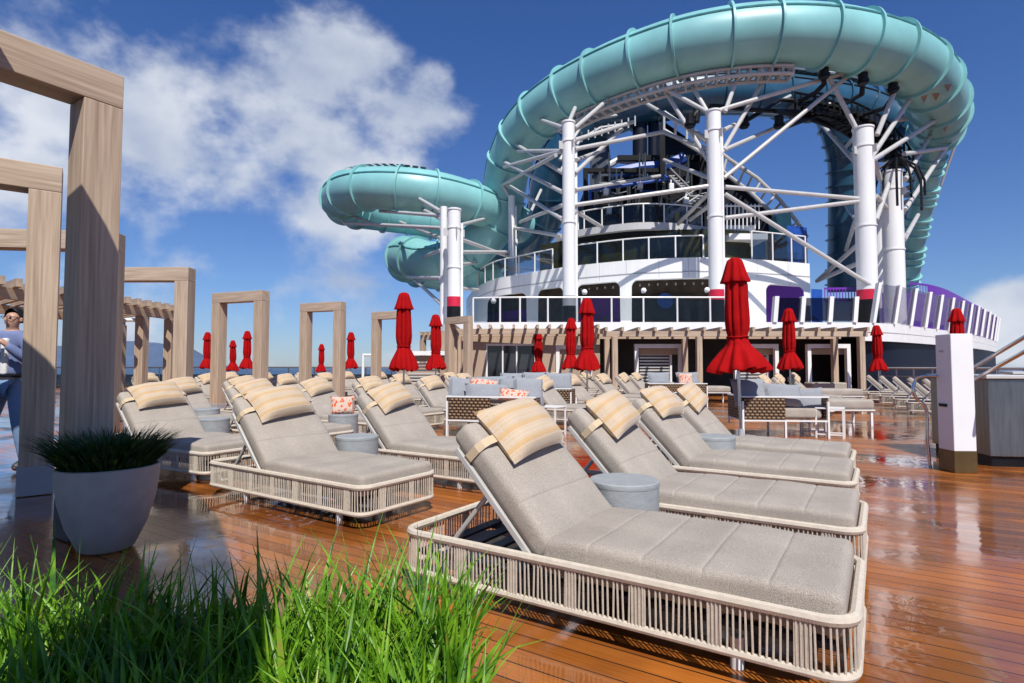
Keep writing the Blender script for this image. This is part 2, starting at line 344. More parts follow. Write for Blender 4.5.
def rounded_box(mb, c, size, r, seg=10, puff=0.0, seams=(), nx=None, xf=None, wob=0.0, seed=0):
    lx, ly, lz = [a/2 for a in size]
    def samples(l, k):
        s = [-l, -l+r*.3, -l+r*.65, -l+r]; s += [-l+r+(2*l-2*r)*i/k for i in range(1, k)]; s += [l-r, l-r*.65, l-r*.3, l]; return s
    xs = samples(lx, nx or seg); ys = samples(ly, seg); zs = samples(lz, 2)
    for sx in seams:
        xs += [sx-.012, sx-.005, sx, sx+.005, sx+.012]
    xs = sorted(set(round(x, 5) for x in xs))
    idx = {}; vs = []; fs = []
    def vert(i, j, k):
        key = (i, j, k)
        if key in idx: return idx[key]
        p = Vector((xs[i], ys[j], zs[k]))
        q = Vector((max(-lx+r, min(lx-r, p.x)), max(-ly+r, min(ly-r, p.y)), max(-lz+r, min(lz-r, p.z))))
        d = p-q
        if d.length > 1e-6: p = q+d.normalized()*r
        a = max(0, 1-(p.x/lx)**4)*max(0, 1-(p.y/ly)**4)
        sg = 1 if p.z > 0 else -1
        p.z += sg*puff*a*min(1, abs(p.z)/(lz*.7))
        for sx in seams:
            t = abs(xs[i]-sx)
            if t < .03 and p.z > 0: p.z -= .005*math.exp(-(t/.006)**2)*min(1, p.z/(lz*.5))
        if wob: p += Vector((0, 0, 1))*noise.noise(p*3+Vector((seed, 0, 0)))*wob*(1 if p.z > 0 else .2) + Vector((0,1,0))*noise.noise(p*4+Vector((0, seed, 5)))*wob*.5
        p += Vector(c)
        if xf: p = xf @ p
        idx[key] = len(vs); vs.append(p); return idx[key]
    nX, nY, nZ = len(xs)-1, len(ys)-1, len(zs)-1
    for i in range(nX):
        for j in range(nY):
            for k in (0, nZ): fs.append((vert(i,j,k), vert(i+1,j,k), vert(i+1,j+1,k), vert(i,j+1,k)))
    for i in range(nX):
        for k in range(nZ):
            for j in (0, nY): fs.append((vert(i,j,k), vert(i+1,j,k), vert(i+1,j,k+1), vert(i,j,k+1)))
    for j in range(nY):
        for k in range(nZ):
            for i in (0, nX): fs.append((vert(i,j,k), vert(i,j+1,k), vert(i,j+1,k+1), vert(i,j,k+1)))
    mb.add(vs, fs)
def pillow_mesh(mb, lx, ly, t, seed=0, n=14, sag=0.0):
    vs = []; fs = []
    for sg in (1, -1):
        o = len(vs)
        for i in range(n+1):
            for j in range(n+1):
                u = -1+2*i/n; v = -1+2*j/n
                pin = 1-.07*(1-v*v)*abs(u)**3; pin2 = 1-.07*(1-u*u)*abs(v)**3
                h = ((1-u**4)*(1-v**4))**.55*t/2 if abs(u) < 1 and abs(v) < 1 else 0
                h += .012*noise.noise(Vector((u*2.2, v*2.2, seed+sg)))*(1 if abs(u) < 1 and abs(v) < 1 else 0)
                vs.append((u*lx/2*pin, v*ly/2*pin2, sg*h-sag*(v*v)))
        for i in range(n):
            for j in range(n):
                a = o+i*(n+1)+j; fs.append((a, a+n+1, a+n+2, a+1) if sg > 0 else (a, a+1, a+n+2, a+n+1))
    mb.add(vs, fs)

# ------------------------------------------------------------------ world, sun
SUN_EL = R(52); SUN_AZ = R(166)        # azimuth clockwise from +Y
w = bpy.data.worlds.new('World'); scn.world = w; w.use_nodes = True
N = w.node_tree.nodes; L = w.node_tree.links; bg = N['Background']
sky = N.new('ShaderNodeTexSky'); sky.sky_type = 'NISHITA'; sky.sun_disc = False; sky.sun_elevation = SUN_EL; sky.sun_rotation = SUN_AZ
sky.altitude = 0; sky.air_density = 1.0; sky.dust_density = .25; sky.ozone_density = 4.0
tc = N.new('ShaderNodeTexCoord'); vec = tc.outputs['Generated']
nrm = N.new('ShaderNodeVectorMath'); nrm.operation = 'NORMALIZE'; L.new(vec, nrm.inputs[0]); dirv = nrm.outputs[0]
def sdir(px, py):
    v = P(px, py, 1)-Vector((0, 0, H)); return v.normalized()
# warped cloud-cover field
cn = N.new('ShaderNodeTexNoise'); cn.inputs['Scale'].default_value = 4.6; cn.inputs['Detail'].default_value = 8; cn.inputs['Roughness'].default_value = .56; cn.inputs['Distortion'].default_value = .0
cm = N.new('ShaderNodeMapping'); cm.inputs['Scale'].default_value = (1, 1, 1.35); cm.inputs['Location'].default_value = (1.3, .4, .2); L.new(dirv, cm.inputs['Vector']); L.new(cm.outputs[0], cn.inputs['Vector'])
def blob(px, py, rad, amp):
    d = N.new('ShaderNodeVectorMath'); d.operation = 'DISTANCE'; L.new(dirv, d.inputs[0]); d.inputs[1].default_value = sdir(px, py)
    mr = N.new('ShaderNodeMapRange'); mr.interpolation_type = 'SMOOTHSTEP'; mr.inputs[1].default_value = rad; mr.inputs[2].default_value = rad*.15; mr.inputs[3].default_value = 0; mr.inputs[4].default_value = amp
    L.new(d.outputs['Value'], mr.inputs[0]); return mr.outputs[0]
cover = None
for b_ in [(310, 125, .34, .34), (235, 50, .15, .27), (200, 130, .2, .28), (420, 110, .14, .26), (40, 30, .2, .10), (560, 160, .12, -.0), (170, 190, .12, .14), (265, 175, .14, .2), (1010, 315, .10, .36), (960, 345, .08, .25), (150, 290, .22, .12), (330, 255, .2, .14), (620, 250, .2, .12), (-100, 150, .5, .2), (-300, 60, .6, .22), (1300, 200, .3, .25)]:
    o_ = blob(*b_); cover = o_ if cover is None else M_(N, 'MAXIMUM', cover, o_)
lowb = N.new('ShaderNodeSeparateXYZ'); L.new(dirv, lowb.inputs[0])
lo = N.new('ShaderNodeMapRange'); lo.inputs[1].default_value = .16; lo.inputs[2].default_value = .0; lo.inputs[3].default_value = 0; lo.inputs[4].default_value = .15; L.new(lowb.outputs[2], lo.inputs[0])
tot = M_(N, 'ADD', M_(N, 'ADD', cn.outputs['Fac'], cover), lo.outputs[0])
cmk = N.new('ShaderNodeMapRange'); cmk.interpolation_type = 'SMOOTHSTEP'; cmk.inputs[1].default_value = .62; cmk.inputs[2].default_value = .83; cmk.inputs[4].default_value = .93; L.new(tot, cmk.inputs[0])
cn2 = N.new('ShaderNodeTexNoise'); cn2.inputs['Scale'].default_value = 6; cn2.inputs['Detail'].default_value = 6; L.new(cm.outputs[0], cn2.inputs['Vector'])
crp = N.new('ShaderNodeValToRGB'); crp.color_ramp.elements[0].position = .35; crp.color_ramp.elements[0].color = (4.6, 5.3, 6.8, 1); crp.color_ramp.elements[1].position = .68; crp.color_ramp.elements[1].color = (8.8, 9.1, 9.6, 1)
L.new(cn2.outputs['Fac'], crp.inputs[0])
tint = N.new('ShaderNodeMix'); tint.data_type = 'RGBA'; tint.blend_type = 'MULTIPLY'; tint.inputs[0].default_value = 1; L.new(sky.outputs[0], tint.inputs[6])
gz = N.new('ShaderNodeValToRGB'); ge = gz.color_ramp.elements; ge[0].position = 0; ge[0].color = (.66, .80, 1.06, 1); ge[1].position = .5; ge[1].color = (.42, .70, 1.16, 1)
gs = N.new('ShaderNodeSeparateXYZ'); L.new(dirv, gs.inputs[0]); L.new(gs.outputs[2], gz.inputs[0]); L.new(gz.outputs[0], tint.inputs[7])
cloudy = N.new('ShaderNodeMix'); cloudy.data_type = 'RGBA'; L.new(cmk.outputs[0], cloudy.inputs[0]); L.new(tint.outputs[2], cloudy.inputs[6]); L.new(crp.outputs[0], cloudy.inputs[7])
L.new(cloudy.outputs[2], bg.inputs['Color']); bg.inputs['Strength'].default_value = .085
sl = bpy.data.lights.new('sun', 'SUN'); sl.energy = 5.0; sl.angle = R(.5); sl.color = (1, .955, .88)
so = bpy.data.objects.new('sun', sl); COL.objects.link(so)
SD = Vector((math.sin(SUN_AZ)*math.cos(SUN_EL), math.cos(SUN_AZ)*math.cos(SUN_EL), math.sin(SUN_EL)))
so.rotation_euler = SD.to_track_quat('Z', 'Y').to_euler(); so.location = (5, -8, 30)
scn.view_settings.view_transform = 'Standard'; scn.view_settings.look = 'None'; scn.view_settings.exposure = .2; scn.view_settings.gamma = 1
# ------------------------------------------------------------------ setting
# deck sheet (its own axes follow the ship)
def sheet(name, poly, z, m, rot=0.0):
    mb = MB(); inv = Matrix.Rotation(-rot, 3, 'Z')
    mb.add([inv @ Vector((x, y, z)) for x, y in poly], [tuple(range(len(poly)))])
    o = mb.build(name, m, rotz=rot); return tag(o, kind='structure')
sheet('deck_floor', [(-30, -14), (34, -14), (46, 12), (50, 48), (-4, 48), (-12, 34), (-30, 34)], 0, DECK, SHIP)
tile_pts = [(-16, -12), (-1.8, -12), (-1.8, 1.6), (-2.45, 2.6), (-3.15, 3.4), (-5.1, 5.3), (-8.8, 9.6), (-16, 12)]
sheet('tile_paving', tile_pts, .006, TILE, R(8))
hull = MB(); hull.prism([(-30, -14), (34, -14), (46, 12), (50, 48), (-4, 48), (-12, 34), (-30, 34)], -21, -.02)
tag(hull.build('ship_hull', WHITE), 'white hull of the ship under the deck, mostly unseen', 'hull')
def sea_material():
    m = bpy.data.materials.new('sea_water'); nt, b = nodes(m); N = nt.nodes; L = nt.links
    b.inputs['Base Color'].default_value = (.008, .04, .11, 1); b.inputs['Roughness'].default_value = .25
    tc = N.new('ShaderNodeTexCoord'); n = N.new('ShaderNodeTexNoise'); n.inputs['Scale'].default_value = .03; n.inputs['Detail'].default_value = 6; L.new(tc.outputs['Object'], n.inputs['Vector'])
    bp = N.new('ShaderNodeBump'); bp.inputs['Strength'].default_value = .7; bp.inputs['Distance'].default_value = 4; L.new(n.outputs['Fac'], bp.inputs['Height']); L.new(bp.outputs[0], b.inputs['Normal'])
    return m
sheet('sea_water', [(-30000, -9000), (30000, -9000), (30000, 30000), (-30000, 30000)], -20, sea_material())
# far hill
hm = MB(); hv = []; hf = []
prof = [(-60, 352), (0, 348), (60, 345), (100, 342), (130, 341), (160, 343), (185, 347), (200, 353), (212, 360), (222, 366)]
import bisect
def interp(tab, x):
    xs = [t[0] for t in tab]
    if x <= xs[0]: return tab[0][1]
    if x >= xs[-1]: return tab[-1][1]
    i = bisect.bisect_right(xs, x)-1; a, b = tab[i], tab[i+1]; t = (x-a[0])/(b[0]-a[0]); t = t*t*(3-2*t)*.4+t*.6
    return a[1]+(b[1]-a[1])*t
n1 = 90
for i in range(n1+1):
    px = -60+290*i/n1; top = interp(prof, px)+2.2*noise.noise(Vector((px*.06, 0, 3)))
    for k in range(7):
        t = k/6; d = 9000+2600*(t if t <= .5 else t); d = 9000+700*k
        hgt = math.sin(math.pi*t)**.8
        c = P(px, 367-(367-top)*1.0, 11100)
        z = -20+(c.z+20)*hgt*(1+.10*noise.noise(Vector((px*.05, k*.8, 0)))*(1 if k != 3 else 0))
        q = Q(px, d); hv.append((q.x, d, z))
for i in range(n1):
    for k in range(6):
        a = i*7+k; hf.append((a, a+1, a+8, a+7))
hm.add(hv, hf); tag(hm.build('hills', HILL, smooth=True), kind='structure')

# the air between here and the hills
m = MB(); m.box((0, 4500, 300), (26000, 19000, 660)); hz = m.build('haze', bpy.data.materials.new('haze_air'))
hm2 = hz.data.materials[0]; hm2.use_nodes = True; hn = hm2.node_tree.nodes; hn.remove(hn['Principled BSDF'])
pv = hn.new('ShaderNodeVolumePrincipled'); pv.inputs['Color'].default_value = (.78, .87, 1, 1); pv.inputs['Density'].default_value = 1.6e-5; pv.inputs['Anisotropy'].default_value = .1
hm2.node_tree.links.new(pv.outputs[0], hn['Material Output'].inputs['Volume']); tag(hz, kind='stuff')
# ---- smooth plan curves: px -> depth
def cr_interp(tab, x):
    xs = [t[0] for t in tab]; i = max(0, min(len(tab)-2, bisect.bisect_right(xs, x)-1))
    p0 = tab[max(0, i-1)]; p1 = tab[i]; p2 = tab[i+1]; p3 = tab[min(len(tab)-1, i+2)]
    t = (x-p1[0])/(p2[0]-p1[0])
    m1 = (p2[1]-p0[1])/(p2[0]-p0[0])*(p2[0]-p1[0]); m2 = (p3[1]-p1[1])/(p3[0]-p1[0])*(p2[0]-p1[0])
    return (2*t**3-3*t*t+1)*p1[1]+(t**3-2*t*t+t)*m1+(-2*t**3+3*t*t)*p2[1]+(t**3-t*t)*m2
D1 = [(400, 30), (440, 24.6), (480, 23.4), (560, 23.2), (700, 23.2), (800, 23.3), (885, 23.9), (937, 27.6), (965, 31), (985, 35.5), (997, 41)]
D2 = [(466, 43), (473, 38), (491, 33.6), (520, 31.4), (562, 29.2), (618, 27.5), (660, 26.8), (711, 26.5), (760, 27.0), (812, 28.1)]
D3 = [(556, 31.5), (577, 29.9), (610, 28.8), (643, 28.2), (680, 28.4), (711, 29.2), (765, 31)]
def plan(D, px, off=0.0):
    d = cr_interp(D, px)+off; v = Q(px, d); return v
def ribbon(mb, D, a, b, z0, z1, th=.25, step=2.0, zlow=None, off=0.0):
    n = max(2, int((b-a)/step)); pts = [a+(b-a)*i/n for i in range(n+1)]; vs = []; fs = []
    for i, px in enumerate(pts):
        p = plan(D, px, off); q = Q(px, p.y+th)
        lo = zlow(px) if zlow else z0
        vs += [(p.x, p.y, lo), (p.x, p.y, z1), (q.x, q.y, z1), (q.x, q.y, lo)]
    for i in range(n):
        o = i*4; fs += [(o, o+4, o+5, o+1), (o+1, o+5, o+6, o+2), (o+2, o+6, o+7, o+3), (o+3, o+7, o+4, o)]
    fs += [(0, 1, 2, 3), (n*4+3, n*4+2, n*4+1, n*4)]
    return mb.add(vs, fs)
def slab(mb, D, a, b, z0, z1, back, off=0.0, step=4.0):
    n = int((b-a)/step); poly = [plan(D, a+(b-a)*i/n, off) for i in range(n+1)]
    poly = [(p.x, p.y) for p in poly]+[(Q(b, back).x if b < 900 else poly[-1].x+2, back), (Q(a, back).x, back)]
    return mb.prism(poly, z0, z1)

# ---- the terraced superstructure
sup = empty('ship_superstructure', Q(700, 30, 0), 0, 'white rounded ship superstructure with arched openings and glazed upper storey under the water slide', 'ship building')
sup_inv = -sup.location
def part(mb, name, m, parent=None, **k):
    o = mb.build(name, m, parent or sup, **k)
    if (parent or sup) == sup: o.location = sup_inv
    return o
part(slab(MB(), D1, 440, 997, 2.62, 3.0, 52), 'terrace_slab', WHITE)
part(ribbon(MB(), D1, 862, 997, 2.25, 2.615, .3, off=.05), 'lower_fascia', WHITE)
part(ribbon(MB(), D1, 862, 996, 0, 2.245, .3, off=.6), 'dark_lower_wall', NAVY)
part(ribbon(MB(), D1, 440, 870, 0, 2.6, .2, off=4.2), 'rear_wall', DARKG)
# arched storey
openings = [(487, 527, 5.28), (538, 564, 5.30), (577, 621, 5.32), (632, 750, 5.33), (767, 806, 5.15)]
def zlow(px):
    for a, b, zt in openings:
        if a < px < b:
            r = 6.0 if b-a > 30 else 5; rz = .45
            e = min(px-a, b-px)
            if e >= r: return zt
            t = 1-e/r; return zt-rz*(1-math.sqrt(max(0, 1-t*t)))
    return 3.0
mb = MB(); ribbon(mb, D2, 466, 812, 3, 6.3, .35, step=.5, zlow=zlow); part(mb, 'arched_wall', WHITE)
part(ribbon(MB(), D2, 466, 812, 5.62, 5.66, .02, off=-.02), 'panel_joint', GREYM)
part(slab(MB(), D2, 470, 811, 6.0, 6.25, 52, off=.36), 'upper_floor', WHITE)
part(ribbon(MB(), D2, 474, 811, 3.0, 6.0, .2, off=4.0), 'inner_wall', BROWNI)
part(ribbon(MB(), D2, 577, 632, 3.0, 5.0, .1, off=3.7), 'purple_wall', PURP)
part(ribbon(MB(), D2, 488, 530, 3.0, 4.7, .1, off=3.7), 'purple_wall', PURP)
part(ribbon(MB(), D2, 766, 811, 3.0, 5.9, .1, off=2.2), 'purple_wall', PURP)
part(ribbon(MB(), D2, 752, 766, 3.0, 5.8, .1, off=.5), 'ribbed_panel', BEIGEW)
part(ribbon(MB(), D2, 632, 700, 3.0, 5.0, .1, off=3.6), 'dark_bulkhead', DARKG)
m_ = MB(); q = P(665, 301, 30.2); m_.cyl(q+Vector((0, .05, 0)), q-Vector((0, .05, 0)), .42, 24); part(m_, 'blue_disc', BLUEP)
m_ = MB()
for px in (495, 533, 569, 600, 627, 660, 690, 733, 759, 790): ribbon(m_, D2, px, px+.25, 5.4, 6.28, .02, step=.2, off=-.015)
part(m_, 'plate_joint', GREYM)
m_ = MB()
for px in range(640, 750, 9): ribbon(m_, D2, px, px+1.6, 5.25, 5.31, .5, step=1, off=1.2)
for px in range(581, 620, 8): ribbon(m_, D2, px, px+1.4, 5.22, 5.28, .5, step=1, off=1.2)
part(m_, 'soffit_batten', GREYM)
for px, w_, h_ in ((590, 4, 1.1), (604, 3, .9), (646, 5, 1.0), (685, 6, 1.1), (700, 4, 1.3), (725, 6, 1.0), (740, 4, 1.2), (500, 5, 1.0), (515, 4, 1.1)):
    m_ = MB(); ribbon(m_, D2, px, px+w_, 3.0, 3.0+h_, .5, step=1, off=2.6); part(m_, 'dark_furniture', DARKG)
# glazed storey
part(ribbon(MB(), D2, 540, 752, 6.26, 8.05, .12, off=1.7), 'window_band', OLIVE)
part(ribbon(MB(), D2, 752, 808, 6.26, 8.0, .12, off=2.6), 'dark_bulkhead', BLACK)
for px in (560, 600, 640, 680, 704):
    part(ribbon(MB(), D2, px, px+1.6, 6.26, 8.05, .08, off=1.55), 'mullion', BLACK)
part(slab(MB(), D3, 556, 725, 8.05, 8.4, 50), 'roof_slab', mat('grey_slab', (.50, .50, .51), .5, var=.05))
part(ribbon(MB(), D3, 558, 708, 7.86, 8.05, .2, off=.35), 'roof_soffit', BLACK)
# side landing and end panel
m_ = MB(); m_.box(P(742, 240, 28.6), (1.9, 1.6, .3)); m_.box(P(736, 231, 29.3), (1.5, 1.2, .3)); part(m_, 'stair_landing', WHITE)
m_ = MB()
for i in range(9): m_.cyl(P(727+i*4, 229, 28.2), P(727+i*4, 204, 28.2), .03, 6)
m_.cyl(P(725, 206, 28.2), P(762, 206, 28.2), .04, 6); part(m_, 'landing_guard', WHITE)
part(ribbon(MB(), D2, 790, 810, 6.26, 8.3, .2, off=.8), 'blue_panel', BLUEP)

# guard rails as things of their own
def railing(name, label, group, D, pxs, z0, h, lean=0.0, m_glass=SMOKE, postr=.038, off=0.05, rail=True, postw=None):
    c = plan(D, pxs[len(pxs)//2], off); t = empty(name, (c.x, c.y, z0), 0, label, 'railing', group); inv = -Vector(t.location)
    pts = [plan(D, p, off) for p in pxs]
    for p in pts:
        b = Vector((p.x, p.y, z0)); e = b+Vector((lean, 0, h)); m = MB()
        if postw:
            for s in range(1): 
                d = Vector((postw/2, 0, 0)); y = Vector((0, .12, 0))
                m.add([b-d-y, b+d-y, b+d+y, b-d+y, e-d-y, e+d-y, e+d+y, e-d+y], [(0,1,2,3), (4,5,6,7), (0,1,5,4), (1,2,6,5), (2,3,7,6), (3,0,4,7)])
        else: m.cyl(b, e, postr, 8)
        m.build('post', WHITE, t).location = inv
    for a, b in zip(pts[:-1], pts[1:]):
        g = MB(); A = a+(b-a)*.03; B = a+(b-a)*.97; dz = Vector((0, 0, .06)); e = Vector((lean, 0, h-.05)); y = Vector((0, .012, 0))
        A = Vector((A.x, A.y, z0)); B = Vector((B.x, B.y, z0))
        g.add([A+dz, B+dz, B+e, A+e, A+dz+y, B+dz+y, B+e+y, A+e+y], [(0,1,2,3), (7,6,5,4), (0,4,5,1), (1,5,6,2), (2,6,7,3), (3,7,4,0)])
        g.build('glass_panel', m_glass, t).location = inv
    if rail:
        n = len(pts)*3; m = MB(); m.tube([Vector((plan(D, pxs[0]+(pxs[-1]-pxs[0])*i/n, off).x+lean, plan(D, pxs[0]+(pxs[-1]-pxs[0])*i/n, off).y, z0+h)) for i in range(n+1)], .034, 8)
        m.build('handrail', WHITE, t).location = inv
    return t
railing('terrace_railing', 'white posted glass railing along the terrace below the arched wall', None, D1, [473, 500, 520, 548, 582, 612, 644, 678, 711, 742], 3.0, 1.02)
railing('leaning_windscreen', 'short row of leaning white posts with dark glass between the two red column bases', None, D1, [775, 802, 830, 855], 3.0, 1.06, lean=.1, postw=.17, rail=False, m_glass=DSMOKE)
railing('leaning_windscreen', 'tall curved windscreen of leaning white posts before the purple balcony', None, D1, [874, 895, 911, 925.6, 937.5, 949, 959, 968, 975, 981, 986.5, 991, 994.5, 996.5], 3.0, 1.68, lean=.30, postw=.125, rail=False, m_glass=SCREENG)
railing('upper_railing', 'glass railing on the arched wall left of the grey-based column', None, D2, [478, 485, 493, 505, 519, 535, 553], 6.3, 1.05)
railing('upper_railing', 'glass railing below the olive glazed storey', None, D2, [575, 598, 624, 650, 677, 705], 6.3, 1.05)
railing('upper_railing', 'glass railing beside the small side landing, ending at the blue panel', None, D2, [754, 775, 794, 808], 6.3, 1.35)
railing('roof_railing', 'small railing on the grey roof slab before the black machinery', None, D3, [579, 585, 603, 624, 645, 666, 689, 704], 8.4, .95)
m_ = MB()
# purple balcony
bal = empty('purple_balcony', Q(930, 34, 0), 0, 'purple curved balcony screen behind the leaning windscreen', 'balcony'); bi = -Vector(bal.location)
DB = [(880, 30), (915, 30), (950, 33), (985, 43)]
part(ribbon(MB(), DB, 884, 984, 3.02, 5.1, .15), 'screen_wall', PURP, bal).location = bi
part(ribbon(MB(), DB, 912, 984, 5.55, 5.65, .1), 'top_rail', PURP, bal).location = bi
for px in range(913, 930, 3): part(ribbon(MB(), DB, px, px+.8, 5.1, 5.55, .05), 'baluster', PURP, bal).location = bi
part(ribbon(MB(), DB, 930, 984, 5.1, 5.55, .05), 'upper_panel', PURP, bal).location = bi
bal2 = empty('purple_balcony', Q(845, 27, 3), 0, 'short purple slatted guard beside the red-based column', 'balcony'); bi = -Vector(bal2.location)
DBB = [(800, 26.4), (826, 26.2), (870, 26)]
m = MB(); ribbon(m, DBB, 826, 872, 4.2, 4.28, .05); ribbon(m, DBB, 826, 872, 4.75, 4.83, .05)
for i in range(16): ribbon(m, DBB, 826+i*3, 827+i*3, 4.28, 4.75, .04)
part(m, 'guard', PURP, bal2).location = bi
part(ribbon(MB(), DBB, 827, 872, 3.02, 4.19, .05), 'glass_panel', SMOKE, bal2).location = bi
m = MB(); ribbon(m, D2, 813, 824, 3.02, 4.9, .3, off=-1); tag(m.build('blue_door_panel', BLUEP), 'bright blue upright panel right of the arched wall', 'panel')
for px, py in ((493.5, 301), (584.6, 292), (643.7, 290.6), (707, 290)):
    lab = {493.5: 'white globe lamp at the left end of the terrace railing', 584.6: 'white globe lamp right above a tall red parasol tip', 643.7: 'white globe lamp before the widest arch, near the blue disc', 707: 'white globe lamp touching the red-based column'}[px]
    c = P(px, py, 23.6); t = empty('globe_lamp', (c.x, c.y, 3), 0, lab, 'lamp', 'globe lamps along the terrace railing')
    m = MB(); m.lathe([(0.001, -.12), (.06, -.105), (.1, -.06), (.12, 0), (.1, .06), (.06, .105), (.001, .12)], 14, (0, 0, c.z-3)); m.build('globe', GLOBE, t, smooth=True)
    m = MB(); m.cyl((0, 0, .0), (0, 0, c.z-3.1), .03, 8); m.build('pole', BLACK, t)

# ---- black machinery deck above
mach = empty('slide_machinery', P(640, 210, 33), 0, 'black slide machinery tower with blue rails behind the white columns', 'machinery'); mi = -Vector(mach.location)
def mp_(mb, name, m, **k): o = mb.build(name, m, mach, **k); o.location = mi; return o
def pbox(mb, x0, x1, y0, y1, d, t=.3):
    a = P(x0, y1, d); b = P(x1, y0, d); return mb.box(((a.x+b.x)/2, d+t/2, (a.z+b.z)/2), (abs(b.x-a.x), t, abs(b.z-a.z)))
m = MB(); pbox(m, 584, 704, 192, 222, 33, 3); mp_(m, 'machine_base', BLACK)
m = MB()
for x0, x1, y0, y1, d in ((584, 588, 168, 222, 32), (661, 665, 134, 222, 32), (701, 705, 150, 222, 33), (584, 705, 205, 207, 31.5), (618, 706, 155, 160, 33.4), (584, 662, 168, 172, 32.2), (624, 628, 170, 222, 33), (664, 705, 160, 200, 35.5), (602, 704, 176, 193, 34.6)): pbox(m, x0, x1, y0, y1, d)
mp_(m, 'black_framework', BLACK)
for (x0, x1, y0) in ((632.5, 647, 112), (648, 659, 118)):
    a = P((x0+x1)/2, 200, 36); b = P((x0+x1)/2, y0, 36); m = MB(); m.cyl(a, b, (x1-x0)/2*36/F, 20); mp_(m, 'funnel', NAVY, smooth=True)
m = MB()
def wedge(mb, pts, d, t=1.0):
    v = [P(x, y, d) for x, y in pts]; n = len(v); return mb.add(v+[p+Vector((0, t, 0)) for p in v], [tuple(range(n)), tuple(range(n, 2*n))[::-1]]+[(i, (i+1) % n, n+(i+1) % n, n+i) for i in range(n)])
wedge(m, [(592, 200), (592, 140), (607, 132), (613, 175), (616, 200)], 37); mp_(m, 'dark_fin', mat('dark_fin_paint', (.05, .06, .085), .4, var=.15))
m = MB(); wedge(m, [(662, 120), (676, 130), (705, 150), (708, 220), (690, 200), (664, 182)], 38, 3); mp_(m, 'dark_fin', NAVY)
m = MB()
for a, b, c, e in ((595, 188, 664, 176), (590, 190, 664, 180), (664, 176, 686, 192), (590, 186, 590, 205)): m.cyl(P(a, b, 31), P(c, e, 31), .09, 6)
m.tube([P(612, 174, 33), P(640, 168, 33), P(665, 166, 33), P(684, 158, 33)], .35, 8); mp_(m, 'blue_rail', BLUEP)
m = MB(); m.tube([P(609, 165, 34), P(618, 160, 34), P(640, 163, 34), P(668, 163, 34), P(680, 158, 34)], .2, 8); mp_(m, 'white_pipe', WHITE)
m = MB(); pbox(m, 640, 658, 190, 206, 34.2, .6); mp_(m, 'blue_drum', BLUEP)
for px, py in ((606, 192), (640, 186), (671, 187), (686, 201), (609, 211)):
    m = MB(); c = P(px, py, 30.6); m.box(c, (.26, .3, .34)); m.cyl(c+Vector((0, 0, .17)), c+Vector((0, 0, .4)), .05, 6); mp_(m, 'floodlight', WHITE, bevel=.05)
m = MB(); c = P(677, 217, 29.6); m.box(c, (.2, .2, .45)); mp_(m, 'yellow_box', mat('yellow_paint', (.75, .42, .02), .5))
m = MB()
rnd_ = random.Random(4)
for i in range(26):
    x = rnd_.uniform(590, 702); y = rnd_.uniform(178, 218); d = rnd_.uniform(31.4, 32.8); a_ = P(x, y, d); m.cyl(a_, a_+Vector((0, 0, rnd_.uniform(.6, 1.8))), .05, 6); m.cyl(a_, a_+Vector((rnd_.uniform(-1.2, 1.2), 0, rnd_.uniform(-.3, .3))), .04, 6)
for k in range(5):
    m.cyl(P(592+k*22, 221, 31.2), P(600+k*22, 172, 31.8), .06, 6)
mp_(m, 'scaffold_tubes', BRUSH)
m = MB()
for fl in range(2):
    x0 = 668 if fl == 0 else 690; x1 = 698 if fl == 0 else 670
    for i in range(9): t_ = i/8; c = P(x0+(x1-x0)*t_, 218-fl*20-t_*20, 31.0); m.box(c, (.32, .8, .05))
    m.cyl(P(x0, 216-fl*20, 30.6), P(x1, 196-fl*20, 30.6), .05, 6); m.cyl(P(x0, 208-fl*20, 30.6), P(x1, 188-fl*20, 30.6), .04, 6)
mp_(m, 'stair_flight', GREYM)
m = MB()
for x in (596, 612, 628, 644, 660): c = P(x, 214, 31); m.box(c, (.5, .25, .75))
mp_(m, 'control_boxes', NAVY)
m = MB(); m.tube([P(560, 160, 33), P(580, 128, 34), P(600, 118, 35), P(640, 112, 36)], .1, 6); m.tube([P(560, 172, 33), P(580, 140, 34), P(600, 128, 35), P(640, 122, 36)], .1, 6)
for i in range(10): t_ = i/9; m.cyl(P(575+t_*60, 134-t_*18, 34.5), P(575+t_*60, 144-t_*18, 34.5), .05, 6)
mp_(m, 'track_truss', BRACE)
# coaster-like truss sweeping down on the right
tr = empty('ladder_truss', P(760, 200, 32), 0, 'grey ladder truss sweeping down right from the black machinery', 'truss'); ti = -Vector(tr.location)
up = [(664, 112), (700, 137), (730, 160), (757, 178), (780, 200), (797, 222), (807, 237)]
dn = [(664, 130), (700, 152), (726, 174), (750, 192), (770, 211), (786, 228), (796, 241)]
for pts, d in ((up, 32), (dn, 32), (up, 33.4), (dn, 33.4)):
    m = MB(); m.tube([P(x, y, d) for x, y in pts], .11, 8); o = m.build('rail', BRACE, tr); o.location = ti
m = MB()
for i in range(20):
    t = i/19*5.999; k = int(t); f = t-k
    A = [P(up[k][0]+(up[k+1][0]-up[k][0])*f, up[k][1]+(up[k+1][1]-up[k][1])*f, d) for d in (32, 33.4)]
    B = [P(dn[k][0]+(dn[k+1][0]-dn[k][0])*f, dn[k][1]+(dn[k+1][1]-dn[k][1])*f, d) for d in (32, 33.4)]
    m.cyl(A[0], A[1], .07, 6); m.cyl(B[0], B[1], .07, 6); m.cyl(A[0], B[1 if i % 2 else 0], .07, 6)
o = m.build('rungs', BRACE, tr); o.location = ti
m = MB(); wedge(m, [(700, 150), (726, 176), (750, 194), (770, 213), (786, 232), (786, 246), (706, 246)], 33.6, 2.0)
